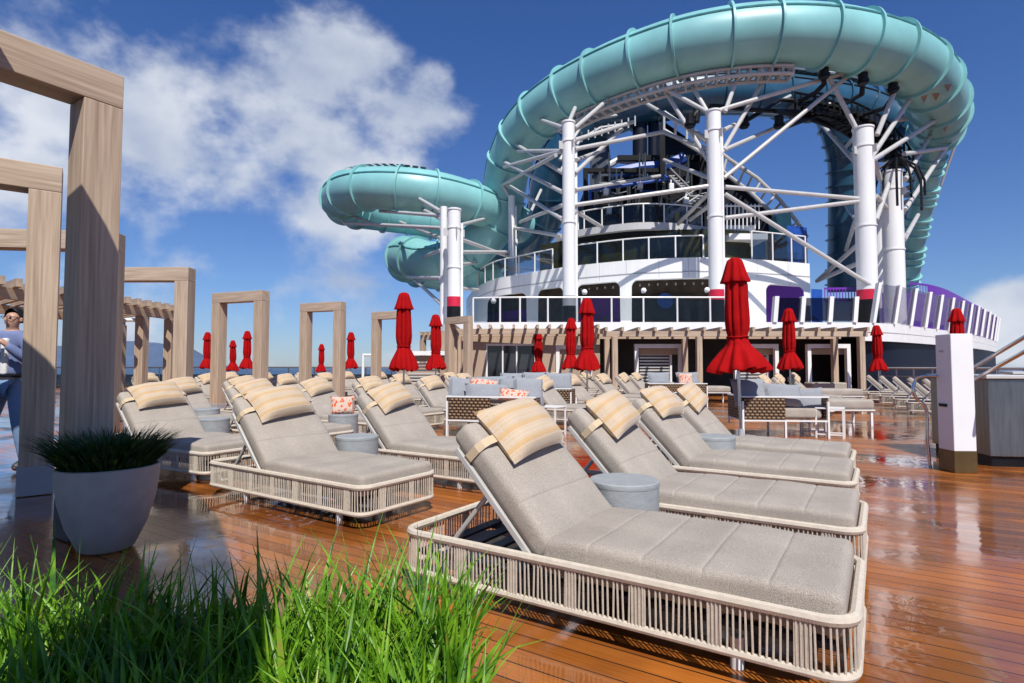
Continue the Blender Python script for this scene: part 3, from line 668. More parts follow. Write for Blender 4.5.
tag(m.build('slide_run_out', NAVY), 'dark blue solid flank under the ladder truss', 'slide')
m = MB(); wedge(m, [(776, 216), (790, 206), (793, 240), (780, 240)], 31, 1.0); tag(m.build('teal_cover', TEALS), 'small teal cover near the low end of the ladder truss', 'cover')

# ------------------------------------------------------------------ water slide
def catmull(pts, sub=10):
    out = []
    n = len(pts)
    for i in range(n-1):
        p0 = pts[max(0, i-1)]; p1 = pts[i]; p2 = pts[i+1]; p3 = pts[min(n-1, i+2)]
        for k in range(sub):
            t = k/sub; out.append(.5*((2*p1)+(p2-p0)*t+(2*p0-5*p1+4*p2-p3)*t*t+(3*p1-p0-3*p2+p3)*t**3))
    out.append(pts[-1]); return out
def path3(tab):
    v = catmull([Vector((x, y, d)) for x, y, d in tab], 12)
    q = [P(a.x, a.y, a.z) for a in v]
    # resample evenly
    L_ = [0]
    for a, b in zip(q[:-1], q[1:]): L_.append(L_[-1]+(b-a).length)
    n = max(8, int(L_[-1]/.45)); out = []; j = 0
    for i in range(n+1):
        s = L_[-1]*i/n
        while j < len(L_)-2 and L_[j+1] < s: j += 1
        f = (s-L_[j])/max(1e-9, L_[j+1]-L_[j]); out.append(q[j].lerp(q[j+1], f))
    return out
def slide(name, label, tab, r, m, mf, every=2.6, seam=True, windows=None, ringr=.055):
    pts = path3(tab); t = empty(name, pts[0], 0, label, 'water slide', 'tubes of the water slide'); inv = -pts[0]
    mb = MB(); mb.tube(pts, r, 36, caps=False); mb.build('tube', m, t, smooth=True).location = inv
    acc = 0; nxt = every*.5
    for i in range(1, len(pts)-1):
        acc += (pts[i]-pts[i-1]).length
        if acc >= nxt:
            nxt += every; d = (pts[i+1]-pts[i-1]).normalized(); x = d.cross(Vector((0, 0, 1)));
            if x.length < .1: x = Vector((1, 0, 0))
            x.normalize(); y = d.cross(x); ring = []
            rg = MB(); n = 40; w_ = .05; prof = [(-w_, r-.01), (-w_, r+ringr*2), (w_, r+ringr*2), (w_, r-.01)]
            vs = []; fs = []
            for k in range(n):
                a = k*2*math.pi/n; e = x*math.cos(a)+y*math.sin(a)
                vs += [pts[i]+e*rr+d*ww for ww, rr in prof]
            for k in range(n):
                o = k*4; p = ((k+1) % n)*4
                fs += [(o+j, o+(j+1) % 4, p+(j+1) % 4, p+j) for j in range(4)]
            rg.add(vs, fs); rg.build('flange_ring', m if ringr > .03 else mf, t, smooth=True).location = inv
    if seam:
        for sgn in (1, -1):
            sm = []
            for i in range(len(pts)):
                d = (pts[min(i+1, len(pts)-1)]-pts[max(i-1, 0)]).normalized(); x = d.cross(Vector((0, 0, 1)));
                if x.length < .25: x = Vector((1, 0, 0))-d*d.x
                x.normalize(); y = x.cross(d).normalized()
                sm.append(pts[i]+(x*sgn*math.cos(R(28))+y*math.sin(R(28)))*(r+.015))
            mb = MB(); mb.tube(sm, .06, 6); mb.build('seam_flange', mf, t).location = inv
    return t, pts
main = [(505, 262, 43), (475, 271, 44), (440, 273, 43.5), (414, 267, 42), (404, 259, 39.5), (412, 257, 37.5), (430, 262, 36.2), (452, 259, 36), (474, 247, 35.5), (493, 226, 35), (503, 198, 34.5), (509, 165, 33.5), (527, 128, 31.5), (558, 100, 29.5), (602, 76, 27.5), (650, 57, 26), (700, 43, 25), (760, 35, 24.5), (820, 36, 24.5), (872, 46, 25), (910, 63, 26), (934, 90, 28), (940, 120, 31), (928, 140, 34)]
S1, mp1 = slide('water_slide', 'big turquoise slide tube arching over the white columns', main, 1.3, TEAL, TEALS, every=2.0, ringr=.075)
loop = [(520, 226, 37), (497, 214, 35), (472, 203, 33.2), (440, 194, 32), (405, 189, 31.5), (372, 188, 32), (350, 192, 33.2), (341, 200, 35.5), (352, 209, 38.5), (380, 214, 40.5), (415, 219, 41.5), (450, 226, 41.5), (475, 236, 41), (487, 246, 41)]
S2, mp2 = slide('water_slide', 'turquoise slide loop with clear roof panels swinging out to the left', loop, 1.2, TEAL, TEALS, every=2.0, ringr=.07)
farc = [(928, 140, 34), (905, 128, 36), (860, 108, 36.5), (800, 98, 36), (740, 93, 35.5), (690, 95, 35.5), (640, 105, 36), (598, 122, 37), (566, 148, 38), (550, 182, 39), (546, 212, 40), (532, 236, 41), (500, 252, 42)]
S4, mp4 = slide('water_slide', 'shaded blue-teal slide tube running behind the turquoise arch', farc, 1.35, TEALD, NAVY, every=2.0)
S5, _ = slide('water_slide', 'steep ribbed teal slide edge dropping at the right end', [(938, 128, 31), (934, 150, 32), (925, 190, 33.5), (914, 240, 35), (905, 296, 37)], .62, TEAL, TEALS, every=.62, seam=False, ringr=.07)
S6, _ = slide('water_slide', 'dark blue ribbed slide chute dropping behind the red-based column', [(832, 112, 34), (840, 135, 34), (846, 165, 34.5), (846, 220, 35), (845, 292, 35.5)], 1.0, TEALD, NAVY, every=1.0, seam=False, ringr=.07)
tb = MB()
tb.tube([P(957, 140, 33), P(941, 185, 34), P(924, 235, 35.5), P(908, 284, 37)], .07, 6)
tag(tb.build('edge_cable', BRACE), 'thin pale cable along the outer edge of the steep teal slide', 'cable')
for i, (x0, y0, x1, y1) in enumerate(((898, 92, 954, 92), (910, 124, 958, 124))): pass
# clear roof panels of the loop
ct = MB(); 
for i in range(len(mp2)-1):
    v = mp2[i]
    px = 512+F*v.x/v.y
    if 352 < px < 428 and v.y < 35:
        d = (mp2[i+1]-mp2[i]); dn_ = d.normalized(); x = dn_.cross(Vector((0, 0, 1))).normalized(); y = x.cross(dn_).normalized()
        for s in (0,):
            a = [mp2[i]+dn_*.05+(x*math.cos(R(t))+y*math.sin(R(t)))*1.33 for t in (48, 66, 84, 102, 120)]; b = [p+d*.72 for p in a]
            n = 5; ct.add(a+b, [(k, k+1, n+k+1, n+k) for k in range(4)])
o = ct.build('roof_panel', mat('pale_glazing', (.42, .47, .55), .15, var=.2), S2); o.location = -mp2[0]
# brown stain triangles on the tube's right bend
st = MB()
def cam_surface(path, r, px, py):
    # point of the tube's surface that this line of sight meets first
    o = Vector((0, 0, H)); dr = (P(px, py, 1)-o).normalized(); s = 20.0
    for _ in range(2600):
        p = o+dr*s
        dm = min((p-c).length for c in path)
        if dm < r+.02: return p
        s += max(.01, (dm-r)*.5)
        if s > 60: break
    return None
endp = [p for p in mp1 if p.x > 14]
for px, py in ((924, 99), (936, 97), (948, 88), (932, 129), (945, 128), (923, 130)):
    a = cam_surface(endp, 1.3, px-4, py-3); b = cam_surface(endp, 1.3, px+4, py-4); c = cam_surface(endp, 1.3, px, py+4)
    if a and b and c: st.add([a, b, c], [(0, 1, 2)])
o = st.build('stain_patch', TRI, S1); o.location = -mp1[0]

# columns
def column(px, d, y_top, r, label, base=None, lower=3.0, cat='column', y_base=290, grp='white columns carrying the slide'):
    q = Q(px, d, lower); t = empty('support_column', q, 0, label, cat, grp); top = P(px, y_top, d).z-lower
    zb = P(px, y_base, d).z-lower
    m = MB(); m.cyl((0, 0, zb if base else 0), (0, 0, top), r, 28); m.build('shaft', WHITE, t, smooth=True)
    if base:
        m = MB(); m.cyl((0, 0, zb-.45), (0, 0, zb-.002), r+.015, 28); m.build('collar', base, t, smooth=True)
        m = MB(); m.cyl((0, 0, 0), (0, 0, zb-.452), r+.02, 28); m.build('foot', BLACK if base != GREYM else BLACK, t, smooth=True)
    if r > .25:
        m = MB()
        for zf in (top-.04, top-.9, top*.5): m.cyl((0, 0, zf-.035), (0, 0, zf+.035), r+.035, 28)
        m.build('flange', WHITE, t)
        m = MB()
        for k in range(4):
            a_ = k*math.pi/2+.4; m.box((math.cos(a_)*(r+.1), math.sin(a_)*(r+.1), top-1.1), (.2, .03, .35), Matrix.Rotation(a_, 3, 'Z'))
        m.build('gusset', BRACE, t)
    m = MB(); m.box((r+.06, .1, top*.45), (.1, .1, top*.86)); m.build('conduit', WHITE, t)
    return t
column(569.5, 25, 122, .28, 'white column with black foot left of the glazed storey', GREYM, y_base=296)
column(717.5, 24.5, 111, .31, 'white column with red collar in front of the ladder truss', REDB)
column(869.5, 25.5, 128, .42, 'white column with red collar before the dark blue chute', REDB)
column(897, 27.5, 172, .46, 'thick white column under the black pipe hood', None)
column(883, 31, 205, .48, 'shorter white column set back between the two thick right columns', None)
column(453.5, 26, 209, .30, 'right-hand white column of the thin pair by the slide loop, with red collar', REDB, y_base=297)
column(443, 27.5, 207, .17, 'slimmer left-hand column of the thin pair by the slide loop', None)
column(511.5, 33, 196, .19, 'thin white post under the slide between the braces', None, lower=6.3)
# braces and girders, every one a member of the steelwork
def brace(a, b, r=.12, m=BRACE):
    mb = MB(); mb.cyl(P(*a), P(*b), r, 10); return mb
brA = [((562, 151, 25), (517, 151, 31)), ((562, 151, 25), (504, 167, 32)), ((556, 155, 25), (502, 185, 33)), ((563, 173, 25), (517, 145, 31)), ((562, 192, 25), (504, 162, 32)), ((562, 219, 25), (505, 183, 33)), ((575, 140, 25), (633, 122, 27)), ((575, 149, 25), (663, 132, 27)), ((575, 173, 25), (622, 129, 27)), ((575, 211, 25), (602, 227, 28)), ((575, 205, 25), (709, 186, 24.5)), ((569, 122, 25), (575, 108, 27))]
brB = [((663, 132, 28), (709, 150, 24.6)), ((667, 94, 26), (711, 165, 24.6)), ((660, 86, 26), (709, 113, 24.6)), ((678, 224, 28), (710, 192, 24.6)), ((720, 156, 24.6), (772, 66, 25.6)), ((724, 178, 24.6), (858, 68, 25.6)), ((720, 110, 24.6), (858, 69, 25.6)), ((725, 187, 24.6), (862, 199, 25.4)), ((725, 218, 24.6), (862, 201, 25.4)), ((725, 194, 24.6), (875, 288, 25.2))]
brC = [((816, 118, 33), (858, 165, 25.6)), ((871, 158, 25.6), (918, 87, 27)), ((873, 160, 25.6), (942, 116, 29)), ((904, 154, 27.4), (946, 148, 31)), ((905, 210, 27.4), (944, 150, 31)), ((897, 120, 30), (942, 115, 30)), ((817, 281, 32), (863, 240, 25.8)), ((817, 281, 32), (863, 261, 25.8)), ((846, 147, 33), (862, 128, 25.6)), ((866, 128, 25.6), (880, 180, 27)), ((876, 196, 25.6), (890, 212, 28))]
brD = [((443, 216, 27.5), (380, 211, 33)), ((441, 228, 27.5), (346, 223, 35)), ((346, 213, 36), (380, 226, 33)), ((457, 226, 26), (484, 219, 33)), ((457, 252, 26), (509, 252, 33)), ((457, 238, 26), (507, 256, 33)), ((441, 278, 27.5), (408, 277, 36)), ((441, 304, 27.5), (414, 279, 36)), ((541, 190, 37), (516, 244, 33)), ((511, 200, 33), (500, 180, 33)), ((457, 288, 26), (478, 290, 33)), ((346, 224, 35), (335, 213, 36)), ((418, 207, 33), (441, 219, 27.5))]
brA += [((575, 128, 25), (612, 96, 27.5)), ((564, 128, 25), (535, 118, 31)), ((575, 190, 25), (660, 176, 31)), ((563, 205, 25), (520, 222, 33)), ((576, 160, 25), (604, 150, 30)), ((562, 236, 25), (514, 228, 33))]
brB += [((712, 120, 24.6), (684, 72, 26)), ((709, 140, 24.6), (640, 100, 30)), ((724, 130, 24.6), (790, 96, 33)), ((724, 150, 24.6), (830, 104, 30)), ((709, 178, 24.6), (664, 160, 31)), ((725, 112, 24.6), (740, 70, 25.2)), ((710, 205, 24.6), (690, 220, 28.2))]
brC += [((862, 140, 25.6), (826, 72, 25.5)), ((877, 135, 25.6), (900, 78, 26)), ((862, 200, 25.6), (846, 250, 34)), ((876, 220, 25.6), (890, 180, 27.4)), ((905, 180, 27.4), (934, 128, 31)), ((862, 228, 25.6), (846, 205, 34)), ((904, 240, 27.4), (918, 215, 33)), ((888, 205, 31), (905, 190, 27.4)), ((888, 250, 31), (905, 235, 27.4))]
brD += [((441, 238, 27.5), (400, 222, 36)), ((457, 265, 26), (480, 262, 38)), ((440, 211, 27.5), (418, 198, 31)), ((441, 250, 27.5), (420, 258, 38))]
for lab, br, c in (('steel bracing fanned out on both sides of the black-footed column', brA, (569, 200, 25)), ('steel bracing fanned round the red-collared column before the ladder truss', brB, (717, 200, 24.5)), ('steel bracing round the cluster of right-hand columns', brC, (869, 200, 25.5)), ('steel arms under the slide loop by the thin pair of columns', brD, (450, 250, 26))):
    t = empty('steel_bracing', P(*c), 0, lab, 'bracing', 'tubular bracing of the slide')
    for a, b in br: brace(a, b, .095 if br is not brC else .11).build('strut', BRACE, t).location = -t.location
# lattice walkways following the tubes
def lattice(label, pts, wdt, off, h=.5, m=BRACE, r=.06, name='lattice_girder'):
    t = empty(name, pts[0], 0, label, 'girder'); inv = -pts[0]; rails = [[], [], [], []]
    for i in range(len(pts)):
        d = (pts[min(i+1, len(pts)-1)]-pts[max(i-1, 0)]).normalized(); x = d.cross(Vector((0, 0, 1))).normalized(); p = pts[i]+Vector(off) if not callable(off) else pts[i]+off(x)
        rails[0].append(p-x*wdt/2); rails[1].append(p+x*wdt/2); rails[2].append(p-x*wdt/2+Vector((0, 0, h))); rails[3].append(p+x*wdt/2+Vector((0, 0, h)))
    for rl in rails: mb = MB(); mb.tube(rl, r*1.4, 6); mb.build('chord', m, t).location = inv
    mb = MB()
    for i in range(len(pts)):
        mb.cyl(rails[0][i], rails[1][i], r, 6); mb.cyl(rails[2][i], rails[3][i], r, 6); mb.cyl(rails[0][i], rails[2][i], r, 6); mb.cyl(rails[1][i], rails[3][i], r, 6)
        if i < len(pts)-1: mb.cyl(rails[0][i], rails[2][i+1], r*.8, 6)
    mb.build('web', m, t).location = inv
    return t
seg = [p for p in mp1 if 560 < 512+F*p.x/p.y < 800 and p.z > 12]
lattice('pale lattice girder hugging the underside of the turquoise arch', seg, .7, (0, .35, -1.75), .35)
seg4 = [p for p in mp4 if 600 < 512+F*p.x/p.y < 870]
lattice('pale lattice walkway on top of the shaded rear slide tube', seg4, 1.8, (0, 0, 1.4), .75, r=.07)
mb = MB(); wk = [p+Vector((0, 0, 1.42)) for p in seg4]
vs = []; fs = []
for i, p in enumerate(wk):
    vs += [p+Vector((0, -.9, 0)), p+Vector((0, .9, 0)), p+Vector((0, .9, .06)), p+Vector((0, -.9, .06))]
for i in range(len(wk)-1):
    o = i*4; fs += [(o+j, o+(j+1) % 4, o+4+(j+1) % 4, o+4+j) for j in range(4)]
mb.add(vs, fs); tag(mb.build('walkway_deck', GREYM), 'grey walkway plates on top of the rear slide tube', 'walkway')
seg5 = path3([(926, 140, 33), (918, 175, 34), (909, 215, 35), (900, 262, 36), (898, 292, 37)])
mb = MB()
for i, p in enumerate(seg5): mb.box(p, (.75, .8, .22))
mb.tube(seg5, .2, 8); tag(mb.build('stepped_support', mat('cream_steel', (.45, .43, .38), .6, var=.3, scale=2)), 'cream stepped support beside the steep teal slide edge', 'support')
# black pipework
pipes = [
 [(690, 121, 24.8), (700, 108, 25), (712, 106, 25.4), (756, 110, 26), (800, 112, 27)],
 [(697, 122, 24.6), (698, 114, 24.7)],
 [(744, 122, 26.5), (764, 110, 27), (780, 100, 28), (800, 101, 28)],
 [(800, 101, 27), (815, 93, 26), (824, 84, 25.2), (824, 70, 24.8)],
 [(845, 104, 29), (862, 94, 26), (863, 75, 25)],
 [(866, 114, 29), (885, 108, 27), (892, 98, 26), (893, 84, 25.6)],
 [(779, 125, 26), (779, 117, 26)], [(786, 127, 26), (812, 117, 28), (835, 110, 29)],
 [(775, 111, 26), (806, 118, 28), (840, 130, 30), (872, 150, 31)], [(800, 104, 27), (850, 116, 29), (885, 140, 31), (900, 160, 31)]]
t = empty('black_pipework', P(800, 110, 27), 0, 'black pipes and valves hanging under the turquoise arch', 'pipes')
for pp in pipes:
    mb = MB(); mb.tube([P(*a) for a in pp], .11, 8)
    mb.build('pipe', BLACK, t).location = -t.location
for x, y, d in ((824, 72, 24.8), (863, 78, 25), (893, 86, 25.6), (690, 121, 24.8), (744, 122, 26.5), (779, 122, 26)):
    mb = MB(); c = P(x, y, d); mb.cyl(c-Vector((0, 0, .28)), c+Vector((0, 0, .28)), .2, 12); mb.cyl(c-Vector((0, 0, .2)), c-Vector((0, 0, .1)), .25, 12)
    mb.build('valve', BLACK, t).location = -t.location
t = empty('black_stair', P(850, 130, 30), 0, 'black stair frame curving down to the hood over the thick column', 'stair')
mb = MB(); stp = path3([(800, 106, 28), (830, 112, 29), (860, 125, 30), (882, 142, 31), (898, 165, 31)])
for i, p in enumerate(stp): mb.box(p, (1.1, 1.0, .1)); mb.box(p+Vector((0, 0, -.5)), (.9, .5, .1)); mb.cyl(p+Vector((-.5, -.5, -.5)), p+Vector((-.5, -.5, .5)), .05, 6); mb.cyl(p+Vector((.5, -.5, -.5)), p+Vector((.5, -.5, .5)), .05, 6)
mb.build('treads', BLACK, t).location = -t.location
mb = MB()
for dx in (-.5, .5):
    for dz in (-.5, .45): mb.tube([p+Vector((dx, -.5, dz)) for p in stp], .06, 6)
mb.build('stringer', BLACK, t).location = -t.location
mb = MB()
c = P(897, 172, 27.5)
for k in range(12):
    a = k*math.pi/6; e = Vector((math.cos(a), math.sin(a)*.8, 0))
    mb.tube([c+Vector((0, 0, .65))+e*.25, c+e*.9+Vector((0, 0, .15)), c+e*1.15+Vector((0, 0, -.55)), c+e*1.15+Vector((0, 0, -1.3 if k % 2 else -1.9))], .055, 6)
mb.build('hood', BLACK, t).location = -t.location
# ------------------------------------------------------------------ timber portal frames
def portal(px, d, rz, W, hgt=3.0, s=.25, label='', plate=None):
    c = Q(px, d); t = empty('timber_frame', c, rz, label, 'timber frame', 'timber portal frames beside the loungers')
    for sg in (-1, 1):
        m = MB(); m.box((0, 0, (hgt-s)/2), (s, s, hgt-s-.004)); o = m.build('post', WOODZ, t, bevel=.006); o.location = (sg*(W-s)/2, 0, 0)
        m = MB(); m.box((0, 0, .13), (s+.02, s+.02, .26)); o = m.build('foot_plate', plate or GREYM, t, bevel=.005); o.location = (sg*(W-s)/2, 0, .006)
    m = MB(); m.box((0, 0, 0), (W, s, s)); o = m.build('beam', WOODX, t, bevel=.006); o.location = (0, 0, hgt-s/2)
    return t
def portal_at(px, d, ang, W, side, **k):
    # px, d give the outer corner post's centre; side: which end that post is
    t = portal(px, d, R(ang), W, **k); dx = Vector((math.cos(R(ang)), math.sin(R(ang)), 0))*(W-.25)/2
    t.location -= dx*side; return t
portal_at(87.5, 4.0, 57.1, 3.0, 1, hgt=3.27, s=.24, plate=mat('dark_plate', (.035, .038, .045), .4, var=.15), label='tallest timber frame, its post right behind the pale plant pot')
portal_at(39, 5.32, 37, 2.6, 1, hgt=3.05, s=.24, label='timber frame whose pale post stands beside the man in the lavender jacket')
portal_at(107, 7.75, 8, 2.6, 1, label='timber frame half hidden behind the tallest post')
portal_at(183, 10.5, 0, 2.2, 1, label='timber frame framing the pergola corner and the distant hill')
portal(239, 13.9, R(-21), 1.60, label='free-standing timber frame with two red parasols seen through it')
portal(322, 16.2, R(-21), 1.42, label='free-standing timber frame with one small red parasol seen through it')
portal(389, 18.8, R(-25), 1.3, label='free-standing timber frame partly hidden by a large red parasol')
portal(458.5, 20.8, R(-42), 1.25, label='free-standing timber frame in front of the beige cabin wall')

def pergola(name, A, B, back, z, label, n=12, posts=(0, 1), hb=.2, raf=.09, ext=.35):
    t = empty(name, A, 0, label, 'pergola'); inv = -Vector(A); d = (B-A).normalized(); L_ = (B-A).length; Bk = Vector(back); ang = math.atan2(d.y, d.x)
    for off in (Vector((0, 0, 0)), Bk):
        m = MB(); m.box((0, 0, 0), (L_, .12, hb)); o = m.build('beam', WOODX, t, bevel=.004); o.location = (A+B)/2+off+inv+Vector((0, 0, z-hb/2)); o.rotation_euler.z = ang
        for p in posts:
            m = MB(); m.box((0, 0, (z-hb)/2), (.2, .2, z-hb-.004)); o = m.build('post', WOODZ, t, bevel=.004); o.location = A+d*(.1+(L_-.2)*p)+off+inv; o.rotation_euler.z = ang
    bd = Bk.normalized(); bl = Bk.length+ext*2; ba = math.atan2(bd.y, bd.x)
    for i in range(n):
        m = MB(); m.box((0, 0, 0), (bl, raf, .14)); o = m.build('rafter', WOODX, t); o.location = A+d*(.1+(L_-.2)*i/(n-1))+Bk/2+inv+Vector((0, 0, z+.072)); o.rotation_euler.z = ba
    return t
pergola('slatted_pergola', Q(-75, 8.6), Q(172, 14.2), Vector((-2.6, 2.0, 0)), 2.55, 'slatted timber pergola behind the man and the tall frames', n=18, posts=(.06, .55, .82, 1))
pA = Q(603, 21.2); pB = Q(868, 21.2)
pergola('slatted_pergola', pA, pB, Vector((0, 1.75, 0)), 2.50, 'slatted timber pergola along the ship cabins under the terrace', n=17, posts=(.035, .36, .985), ext=.25)
pA = Q(452, 21.4); pB = Q(600, 21.2)
pergola('slatted_pergola', pA, pB, Vector((0, 1.6, 0)), 2.60, 'timber slats casting stripes on the beige cabin wall', n=13, posts=(0,), ext=.3)
pergola('slatted_pergola', Q(421, 24.4), Q(449, 23.6), Vector((1.0, 2.6, 0)), 2.52, 'short slatted pergola piece at the left end of the cabins', n=6, posts=(0, 1), ext=.2)

# cabins under the terrace
def cab_box(mb, x0, x1, z0, z1, d, t=.1): 
    a = Q(x0, d, z0); b = Q(x1, d, z1); mb.box(((a.x+b.x)/2, d+t/2, (z0+z1)/2), (b.x-a.x, t, z1-z0)); return mb
cb = empty('beige_cabin', Q(525, 25, 0), 0, 'beige cabin wall with a glazed white-framed double door', 'cabin'); ci = -Vector(cb.location)
def cpart(t, mb, name, m, parent=None, **k):
    o = mb.build(name, m, parent or t, **k)
    if parent is None: o.location = -Vector(t.location)
    return o
cpart(cb, cab_box(cab_box(cab_box(MB(), 440, 486, 0, 2.6, 23.32, .25), 536, 600, 0, 2.6, 23.32, .25), 486, 536, 2.12, 2.6, 23.32, .25), 'wall', BEIGEW)
m = MB()
for a, b in ((486, 487.6), (502, 503.4), (516, 517.4), (534.4, 536)): cab_box(m, a, b, 0, 2.12, 23.30, .12)
cab_box(m, 487.6, 534.4, 2.04, 2.12, 23.305, .11); cpart(cb, m, 'door_frame', WHITE)
for a, b in ((487.6, 502), (503.4, 516), (517.4, 534.4)): cpart(cb, cab_box(MB(), a, b, .02, 2.04, 23.37, .02), 'door_pane', mat('dark_pane', (.04, .045, .055), .05, var=.3, scale=.7))
for i, (a, b, y0, d, lab) in enumerate(((556, 592, 345, 23.25, 'white-framed louvred cabana behind the pair of red parasols'), (635, 683, 344, 23.25, 'white-framed louvred cabana in the middle of the cabins'), (735, 779, 344, 23.25, 'white-framed cabana behind the big near red parasol'), (808, 851, 344, 23.25, 'white-framed open cabana with a pale sofa at the right end of the cabins'), (398, 460, 351, 23.0, 'low white cabana frame with striped sides at the left end of the cabins'))):
    zt = P(a, y0, d).z; t = empty('cabana', Q((a+b)/2, d), 0, lab, 'cabana', 'white cabanas under the terrace'); wpx = 3.6
    m = MB(); cab_box(m, a, a+wpx, 0, zt, d, .2); cab_box(m, b-wpx, b, 0, zt, d, .2); cab_box(m, a+wpx, b-wpx, zt-.17, zt, d, .2)
    cpart(t, m, 'frame', WHITE)
    m = MB(); cab_box(m, a+wpx+.5, b-wpx-.5, zt-.42, zt-.18, d+.3, .1); cpart(t, m, 'blind', BEIGEW)
    if i != 3:
        m = MB(); zz = .35
        while zz < zt-.45: cab_box(m, a+wpx+1, a+(b-a)*.72, zz, zz+.07, d+.5, .05); zz += .13
        cpart(t, m, 'louvre', ALU)
        m = MB(); cab_box(m, a+(b-a)*.73, a+(b-a)*.77, 0, zt-.2, d+.45, .12); cpart(t, m, 'inner_post', WHITE)
    if i == 4:
        m = MB(); cab_box(m, a+8, b-8, 0, zt-.5, d+1.0, .1); cpart(t, m, 'side_panel', BEIGEW)
    m = MB(); cab_box(m, a+wpx+.5, b-wpx-.5, .22, .55, d-.5 if i == 3 else d+.25, .7 if i == 3 else .2); cpart(t, m, 'seat_pad', CUSH, bevel=.05)
# thin white gallows posts near the rail
for px0, px1, y, d, lab in ((363, 372, 355, 22, 'slim white goalpost frame at the far left rail'), (112, 136, 320, 15, 'slim white frame seen through the gap beside the tallest post')):
    z = P(px0, y, d).z; m = MB(); a = Q(px0, d); b = Q(px1, d)
    for q in (a, b): m.cyl((q.x, d, 0), (q.x, d, z), .05, 8)
    m.cyl((a.x, d, z), (b.x, d, z), .05, 8); tag(m.build('white_post_frame', WHITE), lab, 'frame')
# side rail of the ship, left
rl = empty('ship_rail', (-20, 33, 0), 0, 'long ship rail with clear screens along the sea on the left', 'railing'); ri = -Vector(rl.location)
m = MB(); m.cyl((-29.5, 33.2, 1.14), (-5.5, 33.2, 1.14), .045, 8); m.build('handrail', BRUSH, rl).location = ri
for i in range(17):
    x = -29.5+i*1.5; m = MB(); m.cyl((x, 33.2, 0), (x, 33.2, 1.12), .03, 6); m.build('post', BRUSH, rl).location = ri
m = MB(); m.box((-17.5, 33.2, .55), (24, .02, 1.0)); m.build('glass_panel', GLASS, rl).location = ri
m = MB(); m.box((-17.5, 33.35, .37), (24, .12, .74)); m.build('kerb', mat('kerb_paint', (.10, .085, .075), .6, var=.2), rl).location = ri

# ------------------------------------------------------------------ loungers
LX, LY, ZB, ZT, RC = 2.05, .80, .10, .325, .10
def ring_points(lx, ly, r, step=None, k=6):
    pts = []
    for cx, cy, a0 in ((lx/2-r, ly/2-r, 0), (-lx/2+r, ly/2-r, 90), (-lx/2+r, -ly/2+r, 180), (lx/2-r, -ly/2+r, 270)):
        for i in range(k+1):
            a = R(a0+90*i/k); pts.append(Vector((cx+r*math.cos(a), cy+r*math.sin(a), 0)))
    return pts
def resample_closed(pts, step):
    seg = [(pts[i], pts[(i+1) % len(pts)]) for i in range(len(pts))]; tot = sum((b-a).length for a, b in seg); n = int(tot/step); out = []; acc = 0; j = 0; s0 = 0
    for i in range(n):
        s = tot*i/n
        while s0+(seg[j][1]-seg[j][0]).length < s: s0 += (seg[j][1]-seg[j][0]).length; j += 1
        a, b = seg[j]; l = (b-a).length; p = a.lerp(b, (s-s0)/l if l else 0); d = (b-a).normalized(); out.append((p, d, s))
    return out
